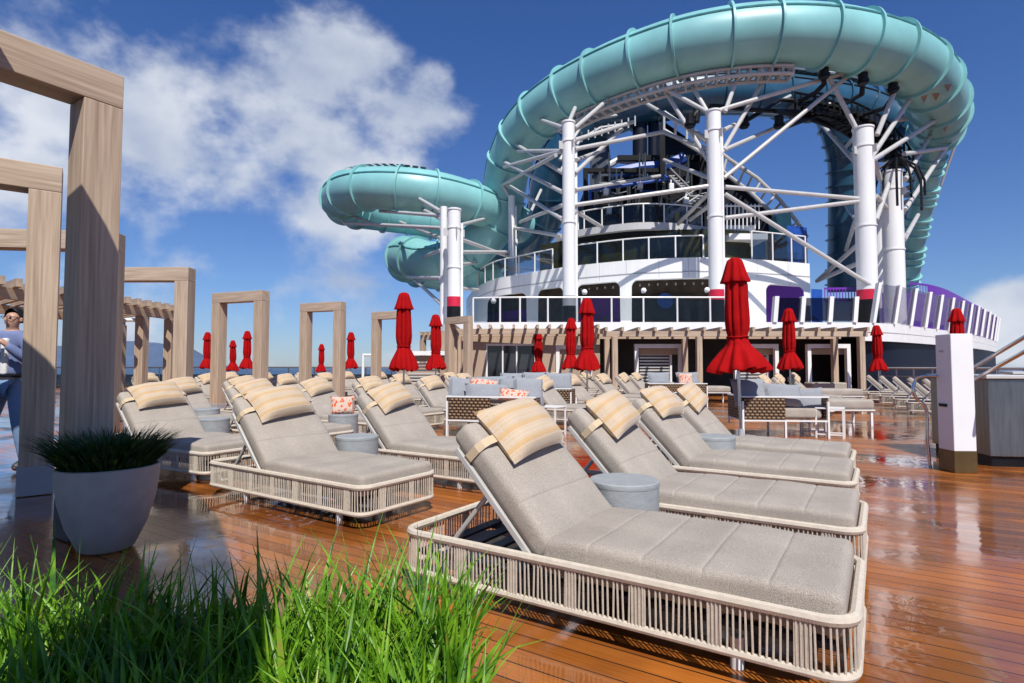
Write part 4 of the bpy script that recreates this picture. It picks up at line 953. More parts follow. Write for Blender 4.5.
def make_lounger(pillow=True):
    t = empty('sun_lounger', (0, 0, 0), 0, 'x', 'sun lounger', 'rope-sided sun loungers on the teak deck')
    rp = ring_points(LX, LY, RC); cords = resample_closed(rp, .0075)
    # rims, ribbed like rope wound round a tube
    rim = MB(); fine = resample_closed(rp, .0055)
    rr = [.020+(.0018 if i % 2 else 0) for i in range(len(fine))]
    rim.tube([p+Vector((0, 0, ZT-.02)) for p, d, s in fine], rr, 8, closed=True)
    rim.tube([p+Vector((0, 0, ZB+.016)) for p, d, s in fine], [r_*.8 for r_ in rr], 8, closed=True)
    st = rim.build('woven_rim', ROPE, t, smooth=True)
    cd = MB(); per = .30
    for i, (p, d, s) in enumerate(cords):
        ph = (s+.11) % per
        solid = ph < .05
        if not solid and i % 3: continue
        nrm_ = Vector((d.y, -d.x, 0)); off = nrm_*((.008 if i % 2 else .003) if solid else .006)
        lean = d*(random.uniform(-.006, .006) if not solid else 0)
        a = p+off+Vector((0, 0, ZB+.01)); b = p+off+lean+Vector((0, 0, ZT-.02)); cd.cyl(a, b, .0042, 5, caps=False)
    cd.build('woven_cords', ROPE, t, smooth=True)
    for sx in (-.62, .62):
        for sy in (-.26, .26):
            m = MB(); m.cyl((sx, sy, 0), (sx, sy, .12), .026, 14); m.build('leg', WHITE, t, smooth=True)
    m = MB()
    for i in range(14): m.box((-.92+i*.14, 0, .205), (.07, LY-.09, .015))
    m.box((0, .3, .185), (LX-.12, .04, .025)); m.box((0, -.3, .185), (LX-.12, .04, .025)); m.build('slat_base', mat('dark_slats', (.03, .035, .05), .5, var=.15), t)
    hinge = Vector((-.215, 0, .27)); ang = R(46.5)
    bx = Vector((-math.cos(ang), 0, math.sin(ang))); bn = Vector((math.sin(ang), 0, math.cos(ang)))
    M = Matrix(((bx.x, 0, bn.x, hinge.x), (bx.y, 1, bn.y, 0), (bx.z, 0, bn.z, hinge.z), (0, 0, 0, 1)))
    # back frame: two side bars, cross bars, prop struts
    m = MB(); rot = M.to_3x3()
    for sy in (-.36, .36): m.box(M @ Vector((.34, sy, -.012)), (.68, .035, .03), rot)
    for sx in (.0, .34, .665): m.box(M @ Vector((sx, 0, -.012)), (.03, .685, .022), rot)
    m.build('back_frame', ALU, t, bevel=.004)
    for sy in (-.3, .3):
        m = MB(); m.cyl(M @ Vector((.42, sy, -.02)), (-.80, sy, .225), .014, 8); m.build('prop', ALU, t)
    sc = MB(); rounded_box(sc, (.398, 0, .315), (1.20, .765, .16), .038, seg=12, puff=.006, seams=[-.36, -.12, .12, .36], nx=24, wob=.012)
    sc.build('seat_cushion', CUSH, t, smooth=True)
    bc = MB(); rounded_box(bc, (.375, 0, .065), (.74, .75, .125), .040, seg=12, puff=.010, seams=[-.12, .2], nx=18, xf=M, wob=.012, seed=4)
    bc.build('back_cushion', CUSH, t, smooth=True)
    if pillow:
        pm = MB(); pillow_mesh(pm, .34, .60, .16, seed=2, sag=.03); o = pm.build('pillow', PIL, t, smooth=True); o.matrix_local = M @ Matrix.Translation((.625, 0, .192))
        for v in o.data.vertices: pass
        s = MB()
        yz = [(-.27, .150), (-.33, .142), (-.36, .125), (-.379, .09), (-.379, .03), (-.365, -.002), (0, -.006), (.365, -.002), (.379, .03), (.379, .09), (.36, .125), (.33, .142), (.27, .150)]
        vs = []; fs = []
        for y_, z_ in yz:
            for w_ in (-.022, .022): vs.append(Vector((w_, y_, z_-.192)))
        vs2 = [Vector((v.x, v.y*1.012, v.z+(.006 if v.z > -.12 else -.006))) for v in vs]; n = len(vs)
        for i in range(len(yz)-1): a = i*2; fs += [(a, a+1, a+3, a+2), (n+a, n+a+2, n+a+3, n+a+1)]
        s.add(vs+vs2, fs); s.build('strap', CREAM, o)
    return t
proto = make_lounger(True); protoB = make_lounger(False)
def ctr(px, d): # pillow seen over px at depth d -> lounger centre
    v = Q(px, d); return v
EXv = EX
loungers = [
 ('c', (.50, 2.835), 0, 'nearest sun lounger, large, its foot end filling the lower right over the wet deck'),
 ('c', (1.174, 3.90), 0, 'sun lounger directly behind the nearest one, grey drum table at its near side'),
 ('c', (1.86, 5.11), 0, 'third sun lounger in the near right row, counted from the nearest'),
 ('c', (2.46, 6.15), 0, 'fourth sun lounger in the near right row, next to the white-framed wicker sofa'),
 ('c', (-1.69, 4.98), -1, 'sun lounger fully in view left of centre, its whole rope base showing'),
 ('p', (382, 6.5), 1, 'sun lounger behind the left-centre one, below the big red parasol'),
 ('p', (155, 6.9), 4, 'half shaded sun lounger right of the dark potted plant'),
 ('p', (179, 9.9), 3, 'sun lounger behind the half shaded one, beside the post of the hill-framing timber frame'),
 ('p', (252, 8.3), 2, 'sun lounger whose pillow shows just above that of the left-centre lounger'),
 ('p', (240, 11.6), 0, 'sun lounger at the foot of the timber frame with two parasols seen through it'),
 ('p', (313, 9.9), 3, 'sun lounger left of the orange patterned cushion, full pillow in view'),
 ('p', (282, 15.4), 0, 'small sun lounger just right of the frame with two parasols in it'),
 ('p', (366, 11.4), 0, 'sun lounger right of the orange patterned cushion, directly behind the second left lounger'),
 ('p', (323, 19.2), 0, 'tiny sun lounger at the foot of the frame with one parasol in it'),
 ('p', (398, 16.0), 2, 'small sun lounger left of the big left parasol pole'),
 ('p', (427, 12.2), 0, 'sun lounger behind the big left parasol pole and left of the grey sofa'),
 ('p', (461, 17.0), 0, 'small sun lounger before the frame by the beige cabin, left of the two'),
 ('p', (447, 20.3), 0, 'tiny sun lounger before the frame by the beige cabin, farther of the two'),
 ('p', (537, 12.2), 0, 'sun lounger right of the grey sofa, with the small white table at its foot'),
 ('p', (567, 14.6), 0, 'sun lounger under the shorter of the paired red parasols'),
 ('p', (598, 16.4), 0, 'sun lounger just right of the paired red parasols'),
 ('p', (619, 18.3), 0, 'sun lounger below the pergola post, nearer of two in line'),
 ('p', (632, 20.6), 0, 'sun lounger just right of the pergola post, before the middle cabana'),
 ('p', (550, 19.4), 0, 'tiny sun lounger before the glazed double door'),
 ('p', (582, 22.4), 0, 'tiny sun lounger before the cabana behind the paired parasols'),
 ('p', (757, 14.8), 0, 'sun lounger behind the wicker sofa, left pillow of the three showing above it'),
 ('p', (773, 16.5), 0, 'sun lounger behind the wicker sofa, middle pillow of the three showing above it'),
 ('p', (789, 18.2), 0, 'sun lounger behind the wicker sofa, right pillow of the three showing above it'),
 ('p', (207, 17.0), 2, 'tiny sun lounger left of the frame with two parasols, by the cut-off parasol'),
 ('p', (228, 21.5), 0, 'tiny sun lounger seen through the frame with two parasols, left one'),
 ('p', (262, 20.0), 0, 'tiny sun lounger behind the right post of the frame with two parasols'),
 ('p', (302, 22.6), 0, 'tiny sun lounger behind the left post of the frame with one parasol'),
 ('p', (345, 23.6), 1, 'tiny sun lounger below the parasol right of the second free-standing frame'),
 ('p', (377, 22.2), 0, 'tiny sun lounger at the foot of the frame hidden by the tall left parasol'),
 ('p', (145, 18.0), 1, 'tiny sun lounger beyond the pergola posts'),
 ('b', (866, 20.4), 2, 'bare sun lounger by the right-hand pergola post, first of the shaded far row'),
 ('b', (879, 18.7), 0, 'bare sun lounger in the shaded far row, under the smaller right parasol'),
 ('b', (892, 17.1), -1, 'bare sun lounger in the shaded far row, just right of the smaller right parasol'),
 ('b', (907, 15.5), 1, 'bare sun lounger in the shaded far row, left of the looped chrome handrail'),
 ('b', (922, 14.0), 0, 'bare sun lounger in the shaded far row, behind the looped chrome handrail'),
]
placed = []; first = {True: True, False: True}
for kind, (a, b), rot, lab in loungers:
    pil = kind != 'b'; src = proto if pil else protoB
    o = src if first[pil] else copy_tree(src); first[pil] = False
    if kind == 'c': c = Vector((a, b, 0))
    else: c = Q(a, b)+EX*.70; c.z = 0
    o.location = c; o.rotation_euler.z = SHIP+R(rot); o['label'] = lab; placed.append((c, lab))
    if pil:
        for ch in [x for x in bpy.data.objects if x.parent == o and x.name.startswith('pillow')]:
            ch.rotation_euler.rotate_axis('Z', R(random.uniform(-7, 7))); ch.location.x += random.uniform(-.015, .015)
for i, (c, l1) in enumerate(placed):
    for (e, l2) in placed[i+1:]:
        d = c-e; u, v = d.dot(EX), d.dot(EY)
        if abs(u) < 2.05 and abs(v) < .80: print('OVERLAP', round(u, 2), round(v, 2), l1[:50], '|', l2[:50])

# ------------------------------------------------------------------ drum tables, small tables
def drum(c, lab, r=.205, h=.50):
    t = empty('drum_table', c, random.random()*3, lab, 'side table', 'grey drum side tables')
    m = MB(); m.lathe([(.001, 0), (r*.92, 0), (r*.96, .01), (r*.99, h*.5), (r, h-.035), (.001, h-.035)], 40); m.build('drum_body', TABLE, t, smooth=True)
    m = MB(); m.lathe([(.001, h-.033), (r+.001, h-.033), (r+.003, h-.02), (r+.001, h-.006), (r-.006, h), (.001, h)], 40); m.build('drum_top', TABLE, t, smooth=True); return t
drum((.585*1.0, 3.37, 0) if False else Q(623, 3.45), 'grey drum table between the nearest lounger and the one behind it')
drum(Q(712, 5.62), 'grey drum table between the third and fourth loungers of the right row')
drum(Q(358, 5.62), 'grey drum table between the two left-centre loungers')
drum(Q(214, 7.55), 'grey drum table left of the fully visible left lounger, nearer of the left pair')
drum(Q(207, 9.3), 'grey drum table half hidden behind the nearer of the left pair')
drum(Q(344, 8.2) , 'grey drum table under the orange patterned cushion')
def pillow_thing(name, c, rot, size, m, lab, cat='cushion', t=.14, group=None):
    mb = MB(); pillow_mesh(mb, size[0], size[1], t, seed=c[0]*7, n=10); o = mb.build(name, m, smooth=True); o.location = c; o.rotation_euler = rot; return tag(o, lab, cat, group)
q = Q(343, 8.2, .62); pillow_thing('throw_pillow', q, (R(75), 0, R(20)), (.34, .27), ORANGE, 'orange patterned cushion standing on a drum table between loungers', group='orange patterned cushions')
def open_table(c, w_, dep, h, lab, rz=SHIP):
    t = empty('metal_side_table', c, rz, lab, 'side table', 'white metal side tables')
    m = MB(); m.box((0, 0, h-.012), (w_, dep, .024)); m.build('table_top', WHITE, t, bevel=.004)
    for sx in (-1, 1):
        for sy in (-1, 1):
            m = MB(); m.box((sx*(w_/2-.015), sy*(dep/2-.015), (h-.026)/2), (.026, .026, h-.026)); m.build('leg', WHITE, t)
    m = MB(); m.box((0, dep/2-.015, .06), (w_-.056, .022, .022)); m.box((0, -dep/2+.015, .06), (w_-.056, .022, .022)); m.build('stretcher', WHITE, t); return t
open_table(Q(829, 9.55), .42, .36, .50, 'white open-framed side table at the right end of the wicker sofa')
open_table(Q(812, 10.1), .40, .34, .52, 'white side table tucked behind the open-framed one by the wicker sofa')
open_table(Q(548, 9.9), .5, .4, .50, 'white side table right of the grey sofa, holding a black dish')
open_table(Q(686, 15.5), .6, .4, .48, 'low white table left of the big red parasol pole')
open_table(Q(655, 14.0), .9, .6, .36, 'wide low white table behind the fourth right lounger')
q = Q(541, 9.9, .50); m = MB(); m.lathe([(.001, .003), (.06, .003), (.09, .04), (.082, .04), (.055, .012), (.001, .012)], 18); o = m.build('black_dish', BLACK, smooth=True); o.location = q; tag(o, 'small black dish on the white table right of the grey sofa', 'dish')

# ------------------------------------------------------------------ wicker sofas
def sofa(c, rz, W, D, lab, half=False):
    t = empty('wicker_sofa', c, rz, lab, 'sofa', 'wicker sofas with grey cushions')
    z0, z1 = .30, .66
    bw = (W-.05)*(.5 if half else 1); m = MB(); m.box((-(W-.05)/2+bw/2, -D/2, (z0+z1)/2), (bw, .05, z1-z0)); m.build('woven_back', WEAVE, t, bevel=.01)
    for sg in (-1, 1):
        m = MB(); m.box((sg*W/2, 0 if sg < 0 else -D*.18, (z0+z1)/2), (.05, D-.05 if sg < 0 else D*.6, z1-z0)); m.build('woven_side', WEAVE, t, bevel=.01)
    m = MB()
    for sx in (-1, 0, 1):
        for sy in (-1, 1):
            m.box((sx*(W/2), sy*D/2, .30 if sx else .14), (.03, .06 if sy < 0 else .03, .60 if sx and sy < 0 else .28))
    for z in (z0-.02, z1+.015): m.box((0, -D/2, z), (W+.03, .056, .024)); 
    m.box((-W/2, 0, z1+.015), (.056, D, .022)); m.box((W/2, 0, z0-.02), (.03, D, .022)); m.box((-W/2, 0, z0-.02), (.03, D, .022)); m.box((0, D/2, z0-.02), (W, .03, .022))
    m.build('frame', WHITE, t)
    m = MB(); rounded_box(m, (0, .03, .40), (W-.1, D-.1, .18), .05, seg=8, puff=.015); m.build('seat_cushion', CUSH, t, smooth=True)
    return t
s2 = sofa(Q(775, 9.9), R(-6), 1.35, .85, 'wicker sofa with a white frame beside the big red parasol pole', half=True)
def on(t, x, y, z): 
    a = t.rotation_euler.z; return Vector((t.location.x+x*math.cos(a)-y*math.sin(a), t.location.y+x*math.sin(a)+y*math.cos(a), z))
GG = 'grey back cushions on the sofas'; OG = 'orange patterned cushions'
pillow_thing('back_pillow', on(s2, -.5, -.22, .74), (R(68), 0, R(5)), (.62, .5), GREYC, 'upright grey cushion at the left end of the wicker sofa by the big parasol', group=GG, t=.2)
pillow_thing('back_pillow', on(s2, .02, -.24, .70), (R(64), R(4), R(-4)), (.66, .42), GREYC, 'long grey cushion in the middle of the wicker sofa by the big parasol', group=GG, t=.2)
pillow_thing('back_pillow', on(s2, .48, -.16, .62), (R(66), R(-6), R(-12)), (.5, .4), GREYC, 'lower grey cushion at the right end of the wicker sofa by the big parasol', group=GG, t=.18)
pillow_thing('throw_pillow', on(s2, -.22, -.06, .76), (R(70), 0, R(10)), (.36, .3), ORANGE, 'orange patterned cushion in the middle of the wicker sofa by the big parasol', group=OG)
pillow_thing('throw_pillow', on(s2, .52, -.02, .60), (R(60), 0, R(-10)), (.32, .26), ORANGE, 'small orange patterned cushion at the right end of the same wicker sofa', group=OG)
s1 = sofa(Q(498, 9.9), R(-14), 1.5, .95, 'wicker sofa heaped with grey cushions in the middle of the loungers', half=True)
for x, y, z, ry, w_, h_, l in ((-.6, -.12, .76, 20, .55, .5, 'leaning grey cushion at the left corner of the heaped sofa'), (-.28, .22, .80, -4, .75, .46, 'wide grey cushion at the back of the heaped sofa'), (-.1, -.28, .72, 4, .8, .36, 'long low grey cushion at the front of the heaped sofa'), (.2, .18, .78, -6, .5, .45, 'grey cushion in the middle of the heaped sofa'), (.55, -.08, .76, 12, .55, .52, 'plump grey cushion at the right corner of the heaped sofa')):
    pillow_thing('back_pillow', on(s1, x, y, z), (R(62), R(ry*.5), R(ry)), (w_, h_), GREYC, l, group=GG, t=.22)
for x, y, z, l in ((-.24, -.12, .86, 'orange patterned cushion wedged between grey cushions on the heaped sofa, left one'), (.36, -.34, .70, 'orange patterned cushion low at the front right of the heaped sofa')):
    pillow_thing('throw_pillow', on(s1, x, y, z), (R(60), R(6), R(-10)), (.5, .22), ORANGE, l, group=OG)
s3 = sofa(Q(538, 13.6), R(-14), 1.7, .9, 'farther wicker sofa behind the heaped one')
for x, y, z, l in ((-.6, 0, .80, 'grey cushion at the left end of the farther middle sofa'), (-.05, .0, .82, 'grey cushion in the middle of the farther middle sofa'), (.5, 0, .80, 'grey cushion at the right end of the farther middle sofa')):
    pillow_thing('back_pillow', on(s3, x, y, z), (R(70), 0, R(4)), (.66, .5), GREYC, l, group=GG, t=.22)
pillow_thing('throw_pillow', on(s3, .25, -.2, .74), (R(68), 0, R(4)), (.34, .3), ORANGE, 'orange patterned cushion on the farther middle sofa', group=OG)
s4 = sofa(Q(675, 17.5), R(-6), 1.7, .8, 'far wicker sofa before the middle cabana')
for x, l in ((-.5, 'grey cushion at the left end of the far sofa before the middle cabana'), (.35, 'grey cushion at the right end of the far sofa before the middle cabana')):
    pillow_thing('back_pillow', on(s4, x, -.1, .80), (R(70), 0, R(6)), (.72, .46), GREYC, l, group=GG, t=.2)
pillow_thing('throw_pillow', on(s4, .25, -.3, .78), (R(72), 0, R(-6)), (.42, .42), ORANGE, 'orange patterned cushion on the far sofa before the middle cabana', group=OG)
# pale daybeds further right
for px, d, w_, lab in ((820, 17.2, 2.1, 'pale low daybed before the open cabana'), (838, 11.8, 1.0, 'grey padded daybed behind the open-framed white table'), (700, 19.5, 1.8, 'pale daybed behind the big red parasol')):
    t = empty('daybed', Q(px, d), R(-4), lab, 'daybed')
    m = MB(); rounded_box(m, (0, 0, .42), (w_, .8, .2), .06, seg=8, puff=.01); m.build('mattress', CUSH, t, smooth=True)
    m = MB()
    for sx in (-1, 1):
        for sy in (-1, 1): m.box((sx*(w_/2-.05), sy*.35, .15), (.04, .04, .30))
    m.box((0, 0, .31), (w_, .8, .022)); m.build('frame', WHITE, t)

# ------------------------------------------------------------------ closed parasols
def make_parasol(flare, seed):
    t = empty('closed_parasol', (0, 0, 0), 0, 'x', 'parasol', 'closed red parasols'); rnd = random.Random(seed)
    ph = [rnd.uniform(0, 6.28) for _ in range(6)]
    ks = flare
    prof = [(.09, 2.86, 0), (.13, 2.75, .3), (.165, 2.58, .7), (.18, 2.35, 1), (.19, 2.1, 1), (.195, 1.92, 1), (.182, 1.78, .9), (.155, 1.68, .6), (.158, 1.62, .5), (.20, 1.52, .5), (.20+.075*ks, 1.40, .55), (.20+.14*ks, 1.28, .6), (.20+.19*ks, 1.17, .7), (.20+.20*ks, 1.12, .75), (.17+.16*ks, 1.10, .8), (.13+.10*ks, 1.16, .8)]
    pr = []
    for p1, p2 in zip(prof[:-1], prof[1:]): pr += [tuple(p1[q]+(p2[q]-p1[q])*k/4 for q in range(3)) for k in range(4)]
    pr.append(prof[-1]); n = 120; vs = []
    for i, (r_, z, a) in enumerate(pr):
        sk = max(0, min(1, (1.62-z)/.3)) if z < 1.62 else 0
        if i > len(pr)-9: sk = 1
        for k in range(n):
            th = k*2*math.pi/n
            v8 = (1-abs(math.sin(4*th+ph[0]+.25*math.sin(z*2.3+ph[1]))))**2
            body = 1-.30*a*v8+.06*a*math.sin(3*th+ph[2]+z)
            w12 = math.sin(11*th+ph[3]+.6*math.sin(2*th+ph[4])+.5*z); skirt = 1+.10*a*w12+.07*math.sin(4*th+ph[5])
            rr = r_*(body*(1-sk)+skirt*sk); zz = z+sk*.035*math.sin(2*th+ph[1])+sk*.018*w12
            vs.append((rr*math.cos(th), rr*math.sin(th), zz))
    m = MB(); m.add(vs, [(i*n+k, i*n+(k+1) % n, (i+1)*n+(k+1) % n, (i+1)*n+k) for i in range(len(pr)-1) for k in range(n)])
    m.build('canopy', RED, t, smooth=True)
    m = MB(); prof2 = [(.004, 2.985), (.07, 2.975), (.11, 2.94), (.135, 2.86), (.165, 2.74), (.19, 2.65), (.215, 2.58), (.21, 2.565), (.17, 2.58)]
    m.lathe(prof2, 96, fold=lambda i, th: 1+(.05+.012*i)*math.sin(8*th+ph[2]+.4*math.sin(th*3))*(1 if i > 1 else 0)); m.build('top_cap', RED, t, smooth=True)
    m = MB(); m.tube([(.165*math.cos(a), .165*math.sin(a), 1.66+.01*math.sin(3*a)) for a in [i*math.pi/12 for i in range(24)]], .012, 6, closed=True); m.build('tie_strap', RED, t)
    m = MB(); m.cyl((0, 0, .05), (0, 0, 2.7), .024, 12); m.build('pole', STEEL, t, smooth=True)
    m = MB(); m.lathe([(.001, 0), (.26, 0), (.26, .035), (.24, .05), (.05, .055), (.04, .16), (.001, .16)], 28); m.build('base_plate', GREYM, t, smooth=True)
    return t
pa = make_parasol(1.35, 3); pb = make_parasol(.62, 8); pc_ = make_parasol(.74, 21)
umb = [(740, 9.35, 1.0, 'largest red parasol, standing at the wicker sofa by the white tables', 0),
 (404, 13.8, 1.0, 'red parasol before the frame left of the beige cabin, tallest on the left side', 1),
 (436, 19.6, 1.0, 'red parasol between the tall left parasol and the frame by the beige cabin', 1),
 (587, 14.9, 1.0, 'taller of the two overlapping red parasols before the cabins', 1),
 (570, 21.0, 1.0, 'shorter of the two overlapping red parasols before the cabins', 1),
 (539, 22.0, .87, 'small red parasol right of the glazed double door', 1),
 (790, 17.6, 1.0, 'red parasol just right of the largest one, before the dark windscreen', 1),
 (879, 21.8, .93, 'red parasol by the far row of bare loungers', 1),
 (956, 17.6, 1.0, 'red parasol whose tip peeks over the white pillar', 1),
 (247, 28.5, 1.0, 'right-hand parasol of the pair seen through one timber frame', 1),
 (233, 31.0, .88, 'left-hand, smaller parasol of the pair seen through one timber frame', 1),
 (207, 29.5, 1.0, 'red parasol cut by the left post of a timber frame', 1),
 (321, 31.5, .82, 'small red parasol seen through the second free-standing frame', 1),
 (351, 29.6, 1.0, 'red parasol just right of the second free-standing frame', 1)]
ff = [True, True, True]
for px, d, s, lab, k in umb:
    k = 2 if k and px in (436, 570, 790, 956, 233, 351, 879) else k; src = (pa, pb, pc_)[k]; o = src if ff[k] else copy_tree(src); ff[k] = False
    o.location = Q(px, d); o.rotation_euler.z = px*.7; o.scale = (s, s, s); o['label'] = lab; o.rotation_euler.x = R(random.uniform(-1.2, 1.2)); o.rotation_euler.y = R(random.uniform(-1.2, 1.2))
# the far left ones stand behind the ship's edge row of dark loungers
# ------------------------------------------------------------------ right-hand fittings
t = empty('white_pillar', Q(954.5, 6.45), R(-3), 'white painted pillar with a bronze base and small control slot', 'pillar')
wx, wy = .24, .25
m = MB(); m.box((0, 0, .24+(1.54-.24)/2), (wx, wy, 1.54-.24)); m.build('shaft', WHITE2, t, bevel=.008)
m = MB(); m.box((0, 0, .119), (wx+.004, wy+.004, .236)); m.build('base', BRONZE, t, bevel=.004)
m = MB(); m.box((-wx/2-.008, .02, .74), (.016, .12, .035)); m.build('control_slot', BLACK, t, bevel=.004)
m = MB(); m.box((-wx/2-.003, .03, 1.35), (.006, .06, .02)); m.build('nameplate', GREYM, t)
def pxpath(l): return catmull([P(*a) for a in l], 6)
m = MB(); m.tube(pxpath([(938, 376, 6.5), (925, 376, 6.6), (916, 380, 6.7), (913, 390, 6.7), (917, 399, 6.7), (924, 405, 6.7), (927, 415, 6.7), (927, 440, 6.7)])+[Q(927, 6.7, 0)], .018, 10)
tag(m.build('looped_handrail', STEEL, smooth=True), 'looped chrome handrail beside the white pillar', 'handrail')
t = empty('stair_handrail', Q(975, 6.6), 0, 'pair of sloping chrome rails rising from the white pillar to the right', 'handrail'); ti = -Vector(t.location)
for a, b in (((966, 372, 6.6), (1060, 316, 5.6)), ((968, 383, 6.5), (1060, 332, 5.5))):
    m = MB(); m.cyl(P(*a), P(*b), .021, 12); m.build('rail', STEEL, t, smooth=True).location = ti
m = MB(); m.tube([P(966, 372, 6.6)+Vector((.05*math.cos(a), 0, .05*math.sin(a))) for a in [i*math.pi/8 for i in range(16)]], .012, 8, closed=True); m.build('ring', STEEL, t, smooth=True).location = ti
m = MB(); m.cyl(P(967, 372, 6.6), Q(967, 6.6, .1), .012, 8); m.build('stay', STEEL, t).location = ti
# cabinet: follows the ship's axes
cr_ = R(-9); cc_ = Q(987, 6.75)+Vector((math.cos(cr_)*1.0-math.sin(cr_)*.6, math.sin(cr_)*1.0+math.cos(cr_)*.6, 0))
t = empty('steel_cabinet', cc_, cr_, 'grey brushed steel cabinet at the right edge, behind the white pillar', 'cabinet')
m = MB(); m.box((0, 0, .575), (2.0, 1.2, .91)); m.build('body', BRUSH, t, bevel=.01)
m = MB(); m.box((0, 0, .058), (1.94, 1.14, .114)); m.build('plinth', BLACK, t)
m = MB(); m.box((0, 0, 1.052), (2.06, 1.26, .04)); m.build('top', ALU, t, bevel=.006)
m = MB(); m.box((-.45, -.607, .93), (.3, .014, .02)); m.build('handle', BLACK, t)
# bulwark beyond
t = empty('bulwark', Q(985, 7.6), SHIP, 'low white bulwark panel between the pillar and the steel cabinet', 'wall')
m = MB(); m.box((.38, .45, .55), (.12, 1.1, 1.05)); m.build('panel', WHITE2, t, bevel=.01)
m = MB(); m.box((.36, .45, 1.095), (.2, 1.16, .03)); m.build('cap', ALU, t, bevel=.004)
t = empty('ship_rail', Q(1005, 14), 0, 'grey rail with posts and blue water beyond, right of the pillar', 'railing'); ti = -Vector(t.location)
a = Q(880, 24); b = Q(1200, 14.0)
m = MB(); m.cyl((a.x, a.y, 1.12), (b.x, b.y, 1.12), .04, 8); m.build('handrail', GREYM, t).location = ti
m = MB(); m.cyl((a.x, a.y, .8), (b.x, b.y, .8), .02, 8); m.build('mid_rail', GREYM, t).location = ti
for i in range(13):
    p = a.lerp(b, i/12); m = MB(); m.cyl((p.x, p.y, 0), (p.x, p.y, 1.1), .03, 8); m.build('post', GREYM, t).location = ti

# ------------------------------------------------------------------ pot and grasses
def blades(mb, c, n, spread, hmin, hmax, wmin, wmax, lean, seed, base=None, segs=6, droop=.5):
    rnd = random.Random(seed)
    for _ in range(n):
        if base: x, y, z = base(rnd)
        else:
            a = rnd.uniform(0, 6.283); r_ = spread*math.sqrt(rnd.random()); x, y, z = c[0]+r_*math.cos(a), c[1]+r_*math.sin(a), c[2]
        if base: out = rnd.uniform(0, 6.283)
        else: out = math.atan2(y-c[1], x-c[0])+rnd.uniform(-.7, .7)
        h = rnd.uniform(hmin, hmax); ln = lean(rnd, x, y)*h; wd = rnd.uniform(wmin, wmax); tw = rnd.uniform(-1.2, 1.2); face = out+math.pi/2+rnd.uniform(-.6, .6)
        dr = droop*rnd.random()*h*.55
        vs = []; fs = []
        for i in range(segs+1):
            t = i/segs; px_ = ln*t*t; pz = h*t-dr*t**3.2
            ww = wd*(1-t**2.2)*(.55+.9*min(1, t*3)) * .5
            f = face+tw*t; cx = x+math.cos(out)*px_; cy = y+math.sin(out)*px_
            if i == segs: ww = .0004
            ex = Vector((math.cos(f), math.sin(f), 0))*ww; c0 = Vector((cx, cy, z+pz)); k = Vector((-math.sin(f), math.cos(f), 0))*ww*.45
            vs += [c0-ex, c0+k, c0+ex]
        for i in range(segs):
            o = i*3; fs += [(o, o+1, o+4, o+3), (o+1, o+2, o+5, o+4)]
        mb.add(vs, fs)
pc = Q(112, 3.72); t = empty('plant_pot', pc, 0, 'pale grey tapered pot holding a dark spiky plant', 'pot')
m = MB(); m.lathe([(.001, .004), (.15, .004), (.172, .02), (.245, .17), (.294, .34), (.314, .48), (.316, .56), (.304, .565), (.292, .55), (.285, .48), (.001, .47)], 56); m.build('pot_body', POT, t, smooth=True); t.scale = (.9, .9, .95)
m = MB(); m.lathe([(.001, .50), (.15, .505), (.284, .495)], 30); m.build('soil', SOIL, t, smooth=True)
mb = MB(); blades(mb, (0, 0, .49), 1900, .26, .16, .34, .009, .016, lambda r, x, y: r.uniform(.1, .5)+1.9*math.hypot(x, y), 5, droop=.35)
o = mb.build('potted_plant', GRASSD, recalc=False); o.location = pc; o.scale = (.93, .93, .95); tag(o, 'dark spiky grass-like plant filling the pale pot', 'plant')
# planter in the foreground
t = empty('grass_planter', (-.95, 1.15, 0), R(6), 'low dark planter box under the tall bright green grass', 'planter')
m = MB(); m.box((-.12, 0, .10), (2.1, 1.0, .2)); m.build('box_wall', mat('planter_paint', (.08, .08, .085), .5, var=.1), t, bevel=.01)
m = MB(); m.box((-.12, 0, .215), (2.0, .92, .03)); m.build('soil', SOIL, t)
mb = MB()
def gbase(r):
    while True:
        u = r.uniform(-1.12, .86); v = r.uniform(-.48, .46)
        x = -.95+u*math.cos(R(6))-v*math.sin(R(6)); y = 1.15+u*math.sin(R(6))+v*math.cos(R(6))
        if y > .8 or r.random() < .6: return x, y, .22
def gl(r, x, y): return r.uniform(.05, .55)
blades(mb, None, 10500, 0, .20, .52, .006, .018, gl, 11, base=gbase, segs=7, droop=.8)
tag(mb.build('grass', GRASS, recalc=False), 'bright green tall grass filling the foreground planter', 'grass', kind='stuff')

# unseen roof and posts added behind the camera to shade the left foreground
# roof outline is the wanted ground shade, projected back along the sun
t = empty('shade_shelter', (0, 0, 0), 0, 'unseen timber roof added beside the viewpoint to shade the plant pot', 'shelter')
rp_ = [(-4.5, 6.1), (-3.23, 5.5), (-2.83, 5.16), (-2.2, 4.3), (-1.5, 3.1), (-1.15, 2.3), (-9, 2.0), (-9, 7.0)]
k_ = 3.6/SD.z
m = MB(); m.prism([(x+SD.x*k_, y+SD.y*k_) for x, y in rp_], 3.6, 3.74); m.build('roof', WOODX, t)
for x, y, s_ in ((-.40, -.35, .42), (-8.2, -.3, .25), (-8.2, 3.4, .25)):
    m = MB(); m.box((x, y, 1.8), (s_, s_, 3.59)); m.build('post', WOODZ, t)
m = MB(); m.box((-4.4, -.35, 3.48), (7.6, .12, .22)); m.build('beam', WOODX, t)

